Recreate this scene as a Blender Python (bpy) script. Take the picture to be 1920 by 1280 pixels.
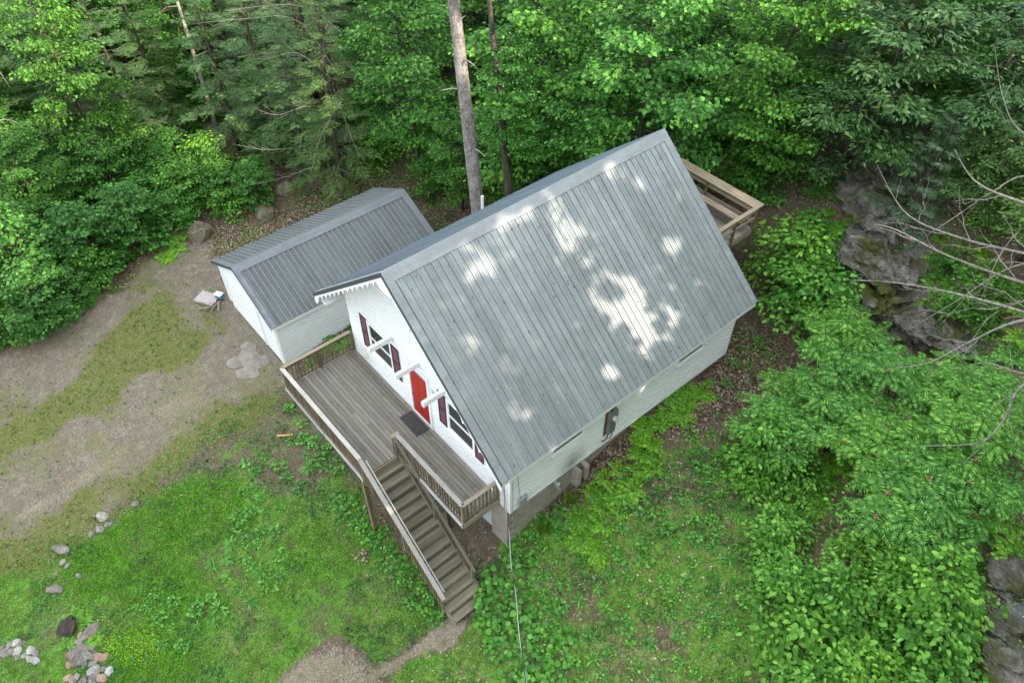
import bpy, math, random
import numpy as np
from mathutils import Vector, Matrix
for o in list(bpy.data.objects): bpy.data.objects.remove(o)
SC = bpy.context.scene
COL = SC.collection
PI = math.pi
R = math.radians
# ------------------------------------------------------------ camera, sky, sun, exposure
cam_d = bpy.data.cameras.new("camera"); cam = bpy.data.objects.new("camera", cam_d); COL.objects.link(cam)
CAM = Vector((18.112, -8.155, 20.427))
cam.matrix_world = Matrix.Translation(CAM) @ Matrix.Rotation(0.862, 4, 'Z') @ Matrix.Rotation(0.763, 4, 'X') @ Matrix.Rotation(0.006, 4, 'Z')
cam_d.sensor_width = 36.0; cam_d.lens = 36.0*1445.4/1920; cam_d.clip_end = 400; cam_d.clip_start = .1
SC.camera = cam
SUN_EL, SUN_AZ = R(27), R(14)          # sun stands over +X, turned a little to +Y
SUN = Vector((math.cos(SUN_EL)*math.cos(SUN_AZ), math.cos(SUN_EL)*math.sin(SUN_AZ), math.sin(SUN_EL)))
w = bpy.data.worlds.new("World"); SC.world = w; w.use_nodes = True
nt = w.node_tree; bg = nt.nodes["Background"]
sky = nt.nodes.new("ShaderNodeTexSky"); sky.sky_type = 'NISHITA'; sky.sun_disc = False
sky.sun_elevation = SUN_EL; sky.sun_rotation = PI/2 - SUN_AZ
sky.dust_density = 2.0; sky.air_density = 1.0; sky.ozone_density = 1.0
veil = nt.nodes.new("ShaderNodeMix"); veil.data_type = 'RGBA'; veil.inputs[0].default_value = .62     # thin high cloud over the blue
veil.inputs[7].default_value = (6.6, 6.8, 6.9, 1); nt.links.new(sky.outputs[0], veil.inputs[6])
nt.links.new(veil.outputs[2], bg.inputs[0]); bg.inputs[1].default_value = 0.15
sd = bpy.data.lights.new("sun", 'SUN'); so = bpy.data.objects.new("sun", sd); COL.objects.link(so)
sd.energy = 3.2; sd.angle = R(0.45); sd.color = (1.0, 0.85, 0.70)
so.rotation_euler = SUN.to_track_quat('Z', 'Y').to_euler(); so.location = (30, 8, 30)
SC.view_settings.view_transform = 'Standard'; SC.view_settings.look = 'None'
SC.view_settings.exposure = 1.78; SC.view_settings.gamma = 1; SC.view_settings.use_curve_mapping = False
SC.cycles.max_bounces = 6; SC.cycles.diffuse_bounces = 4; SC.cycles.glossy_bounces = 2; SC.cycles.transmission_bounces = 4
SC.cycles.transparent_max_bounces = 8
rng = np.random.default_rng(11); random.seed(11)

# ------------------------------------------------------------ helpers
def tag(o, label=None, cat=None, group=None, kind=None):
    if label: o['label'] = label
    if cat: o['category'] = cat
    if group: o['group'] = group
    if kind: o['kind'] = kind
    return o
def empty(name, loc=(0, 0, 0), rz=0, **k):
    o = bpy.data.objects.new(name, None); COL.objects.link(o); o.location = loc; o.rotation_euler = (0, 0, rz)
    o.empty_display_size = .2
    return tag(o, **k)
def link(name, me, mat=None, parent=None, loc=None, rz=None):
    o = bpy.data.objects.new(name, me); COL.objects.link(o)
    if mat is not None and len(me.materials) == 0: me.materials.append(mat)
    if parent is not None: o.parent = parent
    if loc is not None: o.location = loc
    if rz is not None: o.rotation_euler = (0, 0, rz)
    return o
class MB:
    def __init__(s): s.v = []; s.f = []
    def quad(s, *p):
        n = len(s.v); s.v += [tuple(q) for q in p]; s.f.append(tuple(range(n, n+len(p))))
    def box(s, x0, x1, y0, y1, z0, z1):
        n = len(s.v)
        s.v += [(x0,y0,z0),(x1,y0,z0),(x1,y1,z0),(x0,y1,z0),(x0,y0,z1),(x1,y0,z1),(x1,y1,z1),(x0,y1,z1)]
        s.f += [tuple(n+i for i in q) for q in ((3,2,1,0),(4,5,6,7),(0,1,5,4),(1,2,6,5),(2,3,7,6),(3,0,4,7))]
        return s
    def beam(s, a, b, wd, ht, up=(0, 0, 1)):
        """bar from a to b, wd across, ht along up"""
        a = Vector(a); b = Vector(b); d = (b-a).normalized(); side = d.cross(Vector(up)).normalized(); u = side.cross(d).normalized()
        n = len(s.v)
        for p in (a, b):
            for i, j in ((-1,-1),(1,-1),(1,1),(-1,1)): s.v.append(tuple(p + side*(i*wd/2) + u*(j*ht/2)))
        s.f += [tuple(n+i for i in q) for q in ((0,1,2,3),(7,6,5,4),(4,5,1,0),(5,6,2,1),(6,7,3,2),(7,4,0,3))]
        return s
    def tube(s, pts, rad, n=6):
        pts = [Vector(p) for p in pts]; rad = rad if hasattr(rad, '__len__') else [rad]*len(pts)
        base = len(s.v)
        for i, p in enumerate(pts):
            d = (pts[min(i+1, len(pts)-1)] - pts[max(i-1, 0)])
            d = d.normalized() if d.length > 1e-7 else Vector((0, 0, 1))
            a = d.cross(Vector((0, 0, 1)) if abs(d.z) < .9 else Vector((1, 0, 0))).normalized(); b = d.cross(a)
            for k in range(n):
                t = 2*PI*k/n; s.v.append(tuple(p + (a*math.cos(t) + b*math.sin(t))*rad[i]))
        for i in range(len(pts)-1):
            for k in range(n):
                k2 = (k+1) % n
                s.f.append((base+i*n+k, base+i*n+k2, base+(i+1)*n+k2, base+(i+1)*n+k))
        s.f.append(tuple(base+k for k in range(n))[::-1]); s.f.append(tuple(base+(len(pts)-1)*n+k for k in range(n)))
        return s
    def prism(s, poly, axis, a, b):
        """poly: 2D outline (other two axes in order), extruded along axis from a to b"""
        n = len(s.v); m = len(poly)
        for t in (a, b):
            for p, q in poly: s.v.append({'x': (t, p, q), 'y': (p, t, q), 'z': (p, q, t)}[axis])
        s.f.append(tuple(range(n, n+m))[::-1]); s.f.append(tuple(range(n+m, n+2*m)))
        for i in range(m): j = (i+1) % m; s.f.append((n+i, n+j, n+m+j, n+m+i))
        return s
    def mesh(s, name, smooth=False):
        me = bpy.data.meshes.new(name); me.from_pydata(s.v, [], s.f); me.update()
        import bmesh
        bm = bmesh.new(); bm.from_mesh(me); bmesh.ops.recalc_face_normals(bm, faces=bm.faces); bm.to_mesh(me); bm.free()
        if smooth: me.polygons.foreach_set('use_smooth', [True]*len(me.polygons))
        return me
    def build(s, name, mat, parent=None, smooth=False, loc=None, bevel=0, **k):
        me = s.mesh(name, smooth)
        if bevel:
            import bmesh
            bm = bmesh.new(); bm.from_mesh(me); bmesh.ops.bevel(bm, geom=bm.edges[:], offset=bevel, segments=1, affect='EDGES'); bm.to_mesh(me); bm.free()
        o = link(name, me, mat, parent, loc)
        return tag(o, **k)
def npmesh(name, V, F, smooth=False):
    """V (n,3) float, F (m,k) int"""
    V = np.asarray(V, np.float32); F = np.asarray(F, np.int32); k = F.shape[1]
    me = bpy.data.meshes.new(name); me.vertices.add(len(V)); me.vertices.foreach_set('co', V.ravel())
    me.loops.add(F.size); me.loops.foreach_set('vertex_index', F.ravel())
    me.polygons.add(len(F)); me.polygons.foreach_set('loop_start', np.arange(0, F.size, k, dtype=np.int32)); me.polygons.foreach_set('loop_total', np.full(len(F), k, np.int32))
    if smooth: me.polygons.foreach_set('use_smooth', np.ones(len(F), bool))
    me.update(calc_edges=True); me.validate(); return me
def nrm(a): return a/np.maximum(np.linalg.norm(a, axis=-1, keepdims=True), 1e-9)
def leaves(P, D, N, L, Wd, fold=.18, droop=.12, kind='diamond'):
    """leaf quads/hexes: P base, D direction, N normal, L length, Wd width"""
    D = nrm(D); S = nrm(np.cross(D, N)); N = np.cross(S, D); n = len(P)
    L = np.broadcast_to(np.asarray(L, float), (n,))[:, None]; Wd = np.broadcast_to(np.asarray(Wd, float), (n,))[:, None]
    if kind == 'diamond':
        prof = [(0, 0, 0), (.45, .5, fold), (1, 0, -droop), (.45, -.5, fold)]; tri = [(0, 1, 2), (0, 2, 3)]
    elif kind == 'maple':
        prof = [(0, 0, 0), (.28, .52, fold), (.5, .2, .03), (.68, .42, fold*.6), (1, 0, -droop), (.68, -.42, fold*.6), (.5, -.2, .03), (.28, -.52, fold)]
        tri = [(0, 1, 2), (2, 3, 4), (0, 2, 4), (0, 4, 6), (4, 5, 6), (0, 6, 7)]
    elif kind == 'round':
        prof = [(0, 0, 0), (.18, .46, fold*.5), (.6, .48, fold*.6), (1, 0, -droop), (.6, -.48, fold*.6), (.18, -.46, fold*.5)]
        tri = [(0, 1, 2), (0, 2, 3), (0, 3, 4), (0, 4, 5)]
    V = np.stack([P + D*(a*L) + S*(b*Wd) + N*(c*Wd) for a, b, c in prof], 1)
    k = len(prof); F = (np.array(tri)[None] + (np.arange(n)*k)[:, None, None]).reshape(-1, 3)
    return V.reshape(-1, 3), F
def join(parts):
    V = []; F = []; b = 0
    for v, f in parts: V.append(v); F.append(f+b); b += len(v)
    return np.concatenate(V), np.concatenate(F)
# lattice noise for masks and placement
_perm = np.random.default_rng(3).random(65536)
def vnoise(x, y, s=1.0, seed=0):
    x = np.asarray(x, float)/s + 1000 + seed*17.3; y = np.asarray(y, float)/s + 1000 + seed*5.7
    xi = np.floor(x).astype(int); yi = np.floor(y).astype(int); fx = x-xi; fy = y-yi
    fx = fx*fx*(3-2*fx); fy = fy*fy*(3-2*fy)
    h = lambda a, b: _perm[(a*7919 + b*104729 + seed*31) & 65535]
    return (h(xi, yi)*(1-fx)+h(xi+1, yi)*fx)*(1-fy)+(h(xi, yi+1)*(1-fx)+h(xi+1, yi+1)*fx)*fy
def fbm(x, y, s=1.0, seed=0, o=4):
    t = 0; a = .5
    for i in range(o): t = t + a*vnoise(x, y, s/2**i, seed+i); a *= .5
    return t/(1-.5**o)
def inpoly(x, y, P):
    x = np.asarray(x); y = np.asarray(y); c = np.zeros(x.shape, bool); n = len(P)
    for i in range(n):
        (x1, y1), (x2, y2) = P[i], P[(i+1) % n]
        if y1 == y2: continue
        c ^= ((y1 > y) != (y2 > y)) & (x < (x2-x1)*(y-y1)/(y2-y1)+x1)
    return c
def zone(x, y, P, fe=.35, jit=.5, seed=0):
    """soft membership 0..1 of polygon with ragged edge"""
    jx = (fbm(x, y, 1.3, seed+9)-.5)*jit*2.4; jy = (fbm(x, y, 1.3, seed+23)-.5)*jit*2.4; t = 0
    for a, b in ((0, 0), (fe, 0), (-fe, 0), (0, fe), (0, -fe), (fe*.7, fe*.7), (-fe*.7, -fe*.7), (fe*.7, -fe*.7), (-fe*.7, fe*.7)):
        t = t + inpoly(x+jx+a, y+jy+b, P)
    return t/9.0
TREES=[('maple',-4.39,12.44,13,3.6,0.35),('maple',0.95,13.21,12.5,3.4,0.35),('maple',-5.96,12.4,6.5,2.3,0.2),('maple',-0.49,12.44,8.5,2.6,0.3),('maple',-12.13,11.06,12,3.2,0.3),('maple',-4.09,12.44,3.6,1.7,0.1),('maple',4.04,16.44,10,2.6,0.3),('maple',4.37,17.36,6,2.0,0.25),('cherry',7.54,18.01,9.5,3.0,0.3),('cherry',7.0,18.05,7,2.4,0.3),('cherry',10.54,19.41,7,2.4,0.2),('pine',10.31,17.17,5.5,1.6,0.12),('hemlock',-26.43,3.0,11,2.6,0.2),('maple',-24.32,-1.51,12,2.8,0.4),('hemlock',-18.49,6.17,13,2.8,0.15),('hemlock',-13.82,7.27,12,2.6,0.2),('hemlock',-21.49,5.01,13,2.8,0.15),('hemlock',-25.94,-1.39,10,2.4,0.1),('hemlock',-24.64,0.83,12,2.6,0.1),('hemlock',-29.8,-2.13,12,2.6,0.1),('hemlock',-16.57,6.72,10,2.3,0.1),('maple',-21.74,-5.72,6,2.3,0.15),('maple',-16.87,-7.48,5,2.2,0.1),('maple',-14.47,-8.13,3.6,1.6,0.05),('maple',-16.97,-4.78,4,1.9,0.05),('maple',-17.14,-2.4,3.8,1.8,0.05),('maple',-18.46,0.25,3.0,1.5,0.05),('maple',-17.56,2.17,2.6,1.3,0.05),('maple',-15.06,-6.59,2.2,1.0,0.03),('shrub',-15.87,-5.3,2.2,1.0,0.03),('shrub',-20.3,2.58,2.8,1.4,0.05),('shrub',8.34,13.33,3.0,1.5,0.03),('shrub',10.06,12.68,2.6,1.4,0.03),('maple',1.01,17.44,3.4,1.3,0.3),('shrub',3.91,16.31,2.0,1.0,0.1),('maple',4.63,16.87,4,1.6,0.3),('maple',-13.49,19.9,6.4,2.11,0.3),('maple',-46.05,0.83,13.0,3.6,0.3),('hemlock',5.33,23.84,10.8,3.06,0.3),('maple',-24.26,-9.43,3.7,1.36,0.08),('hemlock',-16.25,21.5,6.1,1.88,0.3),('maple',-7.84,17.86,11.2,3.57,0.3),('maple',-14.75,16.75,10.5,3.39,0.3),('maple',4.36,20.5,11.0,3.27,0.3),('maple',-27.79,-7.17,10.4,3.56,0.3),('maple',-8.64,13.86,3.9,1.44,0.08),('maple',-36.97,9.01,6.3,2.2,0.3),('maple',-30.77,-7.7,3.8,1.5,0.08),('maple',-20.24,-0.45,2.2,1.02,0.08),('maple',-16.78,-11.5,3.2,1.27,0.08),('maple',-10.2,23.2,11.7,3.52,0.3),('maple',-3.22,20.59,8.1,2.33,0.3),('hemlock',-4.49,29.01,7.5,2.33,0.3),('hemlock',-27.42,10.76,7.1,2.58,0.3),('maple',-27.07,24.08,8.4,2.61,0.3),('maple',-33.6,2.16,10.6,3.65,0.3),('maple',-44.22,-2.57,9.0,3.03,0.3),('cherry',8.2,25.35,6.9,2.19,0.3),('cherry',5.58,26.97,8.1,2.57,0.3),('hemlock',-49.72,5.86,10.7,3.67,0.3),('cherry',5.35,31.15,6.3,2.24,0.3),('hemlock',0.11,24.19,9.3,2.82,0.3),('maple',-34.4,-2.04,7.0,2.27,0.3),('maple',-9.47,29.69,9.4,2.9,0.3),('maple',-33.67,-6.08,9.4,3.0,0.3),('maple',1.35,27.29,7.7,2.2,0.3),('maple',-20.13,24.02,7.8,2.66,0.3),('maple',-7.85,10.75,6.1,1.86,0.3),('hemlock',-33.27,17.96,7.7,2.65,0.3),('cherry',-1.85,27.87,7.1,2.55,0.3),('maple',-18.73,13.12,6.2,1.89,0.3),('maple',-22.91,-3.29,2.9,1.14,0.08),('maple',-21.84,-8.2,2.9,1.21,0.08),('maple',-15.88,11.99,4.1,1.49,0.08),('maple',-41.44,6.25,10.2,2.82,0.3),('maple',-18.65,17.04,9.8,2.77,0.3),('maple',-38.66,-4.67,7.4,2.59,0.3),('maple',7.3,21.56,7.0,2.51,0.3),('maple',-41.72,3.37,6.7,2.39,0.3),('hemlock',-51.12,-0.46,6.4,1.97,0.3),('maple',-28.33,5.82,9.8,2.73,0.3),('maple',-25.09,21.84,8.7,2.96,0.3),('maple',-16.8,27.48,6.3,2.2,0.3),('maple',-22.93,17.18,7.5,2.69,0.3),('maple',-40.05,-0.37,6.3,2.21,0.3),('maple',-15.05,10.12,2.2,1.14,0.08),('hemlock',2.94,31.36,6.3,1.89,0.3),('maple',-27.27,-4.15,3.4,1.27,0.08),('hemlock',-27.3,15.41,6.9,2.28,0.3),('maple',-46.91,9.27,9.8,3.26,0.3),('cherry',14.08,17.24,6.2,2.15,0.3),('maple',-22.0,-0.43,3.3,1.31,0.08),('maple',-11.89,14.87,4.1,1.64,0.08),('hemlock',-28.89,17.88,6.3,2.2,0.3),('maple',-21.14,-2.05,4.3,1.69,0.08),('maple',-13.01,25.55,9.8,2.98,0.3),('maple',-15.32,-12.12,3.2,1.23,0.08),('maple',-18.98,-7.29,4.5,1.68,0.08),('maple',-29.93,-5.7,2.9,1.2,0.08),('cherry',12.18,18.06,4.2,1.59,0.08),('maple',-19.05,20.56,11.6,3.27,0.3),('maple',-55.6,-0.38,6.6,2.13,0.3),('maple',-22.94,7.39,3.4,1.34,0.08),('maple',1.06,21.5,8.2,2.32,0.3),('maple',-18.27,-9.51,3.2,1.33,0.08),('maple',-20.57,-9.05,4.1,1.6,0.08),('hemlock',-18.83,29.66,6.3,2.02,0.3),('hemlock',-14.53,23.19,7.3,2.14,0.3),('maple',-7.45,26.2,9.6,2.99,0.3),('maple',-16.84,9.77,2.4,1.15,0.08),('maple',-39.93,11.38,7.1,2.14,0.3),('hemlock',-36.09,19.98,7.0,2.45,0.3),('maple',-22.35,1.77,2.7,1.17,0.08),('hemlock',-34.75,13.11,11.9,3.48,0.3),('hemlock',-4.3,24.96,7.7,2.45,0.3),('maple',-37.76,3.62,9.4,3.18,0.3),('maple',13.25,20.31,4.5,1.61,0.08),('maple',-19.55,1.44,2.3,1.04,0.08),('maple',-20.79,0.81,2.8,1.24,0.08),('maple',-48.69,-3.25,7.1,2.13,0.3),('maple',-18.98,-5.0,2.8,1.34,0.08),('maple',-23.81,-7.74,4.3,1.72,0.08),('maple',10.41,23.28,7.5,2.42,0.3),('hemlock',-29.8,8.93,8.2,2.64,0.3),('hemlock',-23.81,25.1,9.9,3.05,0.3),('maple',-44.42,7.18,8.6,2.77,0.3),('maple',-33.33,9.98,8.0,2.77,0.3),('hemlock',-30.95,20.94,10.9,3.59,0.3),('maple',-2.28,15.79,10.5,3.07,0.3),('maple',-31.46,-4.03,4.0,1.42,0.08),('maple',-19.17,-11.35,3.9,1.53,0.08),('maple',-24.5,-4.54,4.0,1.43,0.08),('maple',-1.02,19.28,7.6,2.48,0.3),('maple',-41.57,13.54,6.2,2.12,0.3),('maple',-6.31,22.97,7.3,2.31,0.3),('maple',-18.83,-2.24,2.8,1.27,0.08),('maple',-38.08,-2.02,7.6,2.53,0.3),('hemlock',-14.44,13.46,6.2,2.02,0.3),('maple',-46.88,4.06,7.2,2.59,0.3),('maple',-21.79,27.5,8.0,2.55,0.3),('maple',-14.45,29.38,7.6,2.51,0.3),('hemlock',-31.27,14.68,8.0,2.69,0.3),('maple',-11.13,18.89,7.0,2.37,0.3),('maple',-18.87,2.54,2.8,1.17,0.08),('maple',-25.86,5.93,2.4,1.2,0.08),('maple',-15.96,3.39,2.7,1.18,0.08),('maple',-32.92,5.91,7.5,2.58,0.3),('maple',-15.42,-9.91,3.4,1.25,0.08),('hemlock',-22.52,10.83,12.1,3.76,0.3),('hemlock',-53.45,1.14,6.5,2.03,0.3),('maple',-21.13,-10.7,3.9,1.64,0.08)]
UNDER=[(-19.65,31.05,1.02),(10.75,20.98,1.83),(-22.62,-6.15,2.2),(-51.7,-0.84,1.17),(-11.94,18.22,2.15),(-30.95,10.34,0.99),(-5.99,22.76,1.12),(-16.75,30.59,1.89),(-18.72,3.44,1.03),(-35.48,-5.12,1.45),(-6.28,31.04,1.55),(-15.85,-9.33,1.1),(-43.97,-1.68,1.27),(-7.83,23.28,0.94),(-29.33,19.66,0.96),(-40.81,4.05,1.81),(-27.94,-4.28,1.88),(-45.69,9.97,1.95),(-33.34,13.79,1.66),(-36.04,1.45,1.94),(-30.76,-0.21,2.13),(-16.04,27.49,1.92),(-22.52,-1.9,0.94),(-41.2,1.53,1.66),(-25.67,1.86,1.19),(-34.15,5.62,1.7),(-16.56,18.22,0.97),(6.84,30.45,1.05),(-6.71,14.74,1.09),(-21.89,15.65,1.72),(15.18,16.05,0.98),(-29.69,3.67,1.53),(-33.39,-5.56,1.0),(-21.51,9.11,0.93),(-55.47,5.54,1.19),(-15.23,23.75,1.86),(10.97,19.38,1.1),(-31.7,17.93,1.64),(-14.13,9.87,1.82),(-15.34,29.02,1.17),(-25.64,-2.72,1.91),(-9.98,21.46,1.79),(0.1,22.64,1.9),(-28.69,5.81,2.14),(-8.84,11.81,1.56),(-48.54,-1.49,0.92),(-2.74,25.57,1.74),(-13.73,17.15,1.72),(-2.19,23.5,1.34),(-0.97,28.28,1.4),(-27.47,0.31,1.68),(-22.62,19.67,1.52),(-13.63,13.2,1.79),(-52.15,0.72,1.09),(11.39,12.23,1.09),(-9.18,16.75,1.44),(-48.68,9.94,1.72),(-16.67,-3.74,1.19),(-47.98,7.86,1.16),(-15.16,19.44,1.22),(-26.1,20.51,1.2),(-28.31,-6.33,0.97),(-11.86,22.05,1.12),(-23.04,-8.49,1.03),(6.23,27.77,1.98),(-57.38,3.03,1.99),(-30.66,-3.26,1.83),(-10.12,10.52,1.97),(-34.57,15.36,2.09),(-15.3,12.79,0.94),(4.17,28.65,2.07),(-31.62,16.29,1.65),(-51.11,2.13,2.06),(-56.49,1.56,1.84),(-4.48,30.33,1.17),(-12.81,15.61,1.23),(-27.48,10.22,2.1),(-26.34,8.79,1.81),(-5.45,16.06,1.08),(-43.6,9.29,1.12),(-35.61,17.72,1.95),(-57.91,-0.07,1.29),(-3.63,27.91,1.06),(-42.93,-3.48,2.17),(-40.98,5.93,1.91),(-18.84,20.88,1.61),(-25.1,3.84,1.07),(-46.05,5.04,1.01),(-34.78,9.22,2.15),(-41.62,15.24,1.47),(-29.36,10.01,1.54),(-37.35,8.29,1.99),(-34.75,7.59,1.58),(-13.0,31.98,1.41),(-17.07,-6.9,0.95),(-7.35,18.89,1.2),(-20.57,13.35,1.13),(-19.22,19.18,1.06),(-33.23,11.03,1.39),(-40.33,-3.21,1.23),(-21.57,21.72,1.85),(7.64,23.26,1.39),(4.43,33.89,0.93),(-22.34,0.94,2.01),(-16.39,8.58,1.97),(11.81,22.34,1.82),(-5.98,20.58,1.48),(-31.93,12.54,1.5),(-6.73,25.98,1.29),(-10.99,12.14,1.54),(-18.23,-10.09,1.07),(5.24,24.48,1.09),(-26.68,22.89,1.19),(-45.6,0.58,2.06),(-21.74,28.63,1.7),(-37.73,-4.56,0.96),(-32.18,6.93,1.86),(-20.21,25.87,2.18),(10.05,25.71,2.05),(-30.24,23.42,1.62),(8.21,28.65,1.23),(-18.42,-8.34,1.67),(-23.79,-3.58,1.37),(-38.75,6.13,1.88),(-58.01,4.53,1.01),(-17.61,19.75,1.3),(6.43,25.63,1.95),(-37.45,17.78,2.03),(-49.58,5.3,1.71),(-35.17,12.17,1.56),(-46.1,13.62,1.17),(-20.34,22.92,1.76),(-19.46,-3.0,1.18),(10.04,24.07,1.42),(-27.8,-2.45,1.2),(-26.06,25.6,2.01),(-15.68,-5.43,1.15),(1.9,29.7,1.24),(8.18,25.33,1.12),(-28.3,24.59,1.27),(-24.61,-1.46,1.05),(1.31,27.79,2.12),(-27.41,4.57,1.93),(-11.79,20.07,1.68),(-1.69,29.88,1.27),(2.29,32.2,0.94),(-42.69,12.39,1.46),(-29.55,-4.92,1.12),(-23.5,8.48,1.51),(-9.48,19.77,2.12),(-36.45,-2.69,2.0),(-37.41,-1.3,1.19),(-27.28,13.43,1.57),(-38.71,-0.18,2.1),(4.08,32.0,1.03),(3.69,17.32,1.16),(-7.44,27.86,1.12),(-46.6,-1.3,1.3),(-24.87,-8.23,1.25),(-15.65,16.61,1.13),(-17.16,3.79,1.98),(-28.74,16.35,2.08),(-25.78,5.68,1.66),(-10.41,14.24,1.37),(-1.29,20.16,2.13),(-39.85,17.27,1.57),(-42.21,8.23,0.98),(-23.35,-0.45,2.2),(-26.68,3.14,1.15),(-32.52,20.36,2.1),(-26.96,19.0,2.14),(-25.43,15.2,1.19),(-29.84,13.87,2.11),(-33.16,16.83,1.27),(2.79,23.68,1.69),(-23.52,6.76,1.73),(5.75,32.12,1.02),(-32.28,4.92,2.02),(-18.93,-6.6,1.43),(-15.95,25.24,1.16),(-25.97,-6.21,1.15),(-42.5,10.69,1.81),(-0.28,24.46,2.17),(-36.52,2.98,1.4),(12.51,16.21,0.93),(-40.79,11.74,1.52),(12.7,18.0,1.06),(-0.69,32.05,1.6),(1.42,21.66,1.38),(-32.45,-1.02,1.41),(-2.35,31.55,0.92),(-53.34,-0.71,2.08),(-19.81,5.68,1.66),(-31.44,21.67,1.03),(-10.6,24.98,1.22),(-17.65,-0.18,1.86),(-19.47,-4.78,1.73),(-55.24,0.09,2.09),(-35.42,-0.43,1.13),(6.73,17.27,0.95),(4.24,30.32,1.23),(-5.26,28.31,1.36),(-17.65,7.04,1.69),(-43.66,3.26,1.85),(-47.41,3.11,1.27),(-35.82,20.79,1.48),(-19.77,1.88,1.93),(-32.84,9.16,2.0),(-8.36,25.16,1.58),(-50.22,7.11,1.92),(-53.74,1.4,1.57),(-21.87,24.96,1.86),(-23.38,21.31,0.93),(-21.81,-4.01,1.63),(-23.75,13.2,1.51),(-37.1,6.33,2.13),(-38.98,10.78,1.54),(-13.73,22.39,1.83),(-16.34,1.96,1.48),(-7.04,12.24,1.43),(3.84,20.94,2.12),(4.86,26.53,1.23),(-30.65,6.07,1.66),(-54.85,3.26,2.06),(9.53,27.31,1.11),(-10.15,31.79,1.12),(-44.37,11.8,1.25),(-19.36,12.01,1.38),(-14.57,15.42,1.81),(-24.69,-5.03,1.35),(-34.83,19.32,1.7),(-12.6,28.65,1.21),(-39.32,-4.83,1.17),(-9.31,28.17,2.06),(-18.79,17.51,1.03),(-17.98,24.97,2.04),(-33.96,21.2,1.93),(1.25,18.79,1.56),(-30.14,7.94,1.28),(-46.82,12.14,1.44),(9.08,12.84,2.14),(-29.06,22.29,1.69),(-17.73,-1.94,1.64),(-12.26,25.55,1.99),(-24.06,1.36,1.36),(-19.34,8.53,1.57),(-27.19,-7.96,1.3),(-24.36,19.29,1.04),(-20.91,7.05,2.12),(-18.08,28.32,1.13),(-50.99,3.82,1.63),(-12.72,11.77,2.07),(-17.51,22.88,1.33),(-17.74,15.18,2.18),(-31.67,-6.5,1.57),(-27.84,20.4,1.02),(-8.67,14.86,2.09),(9.46,22.02,1.8),(-28.92,2.24,1.51),(14.01,14.74,1.98),(-49.5,0.48,0.9),(-44.45,5.71,1.66),(-40.2,9.36,2.14),(-32.96,-3.98,1.81),(-37.38,10.28,1.65),(2.78,26.74,1.16),(-1.3,26.51,0.94),(-19.86,-9.71,1.19),(-10.91,28.23,1.64),(-17.53,10.55,2.07),(-4.05,22.51,2.0),(-32.89,22.65,1.69),(12.47,20.16,1.83),(-4.6,24.06,1.72),(-2.41,21.5,0.92),(-40.0,7.56,1.67),(-37.42,12.58,2.1),(-22.54,17.35,1.85),(-21.24,18.36,2.03),(-17.09,21.27,1.99),(-8.85,29.92,1.03),(1.99,25.08,1.36),(-19.98,-0.93,2.08),(7.96,15.13,1.33),(-25.45,17.4,2.11),(-34.31,-2.9,1.78),(-39.26,13.78,1.18),(-20.9,-5.87,1.06),(-19.88,28.53,1.18)]
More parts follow.
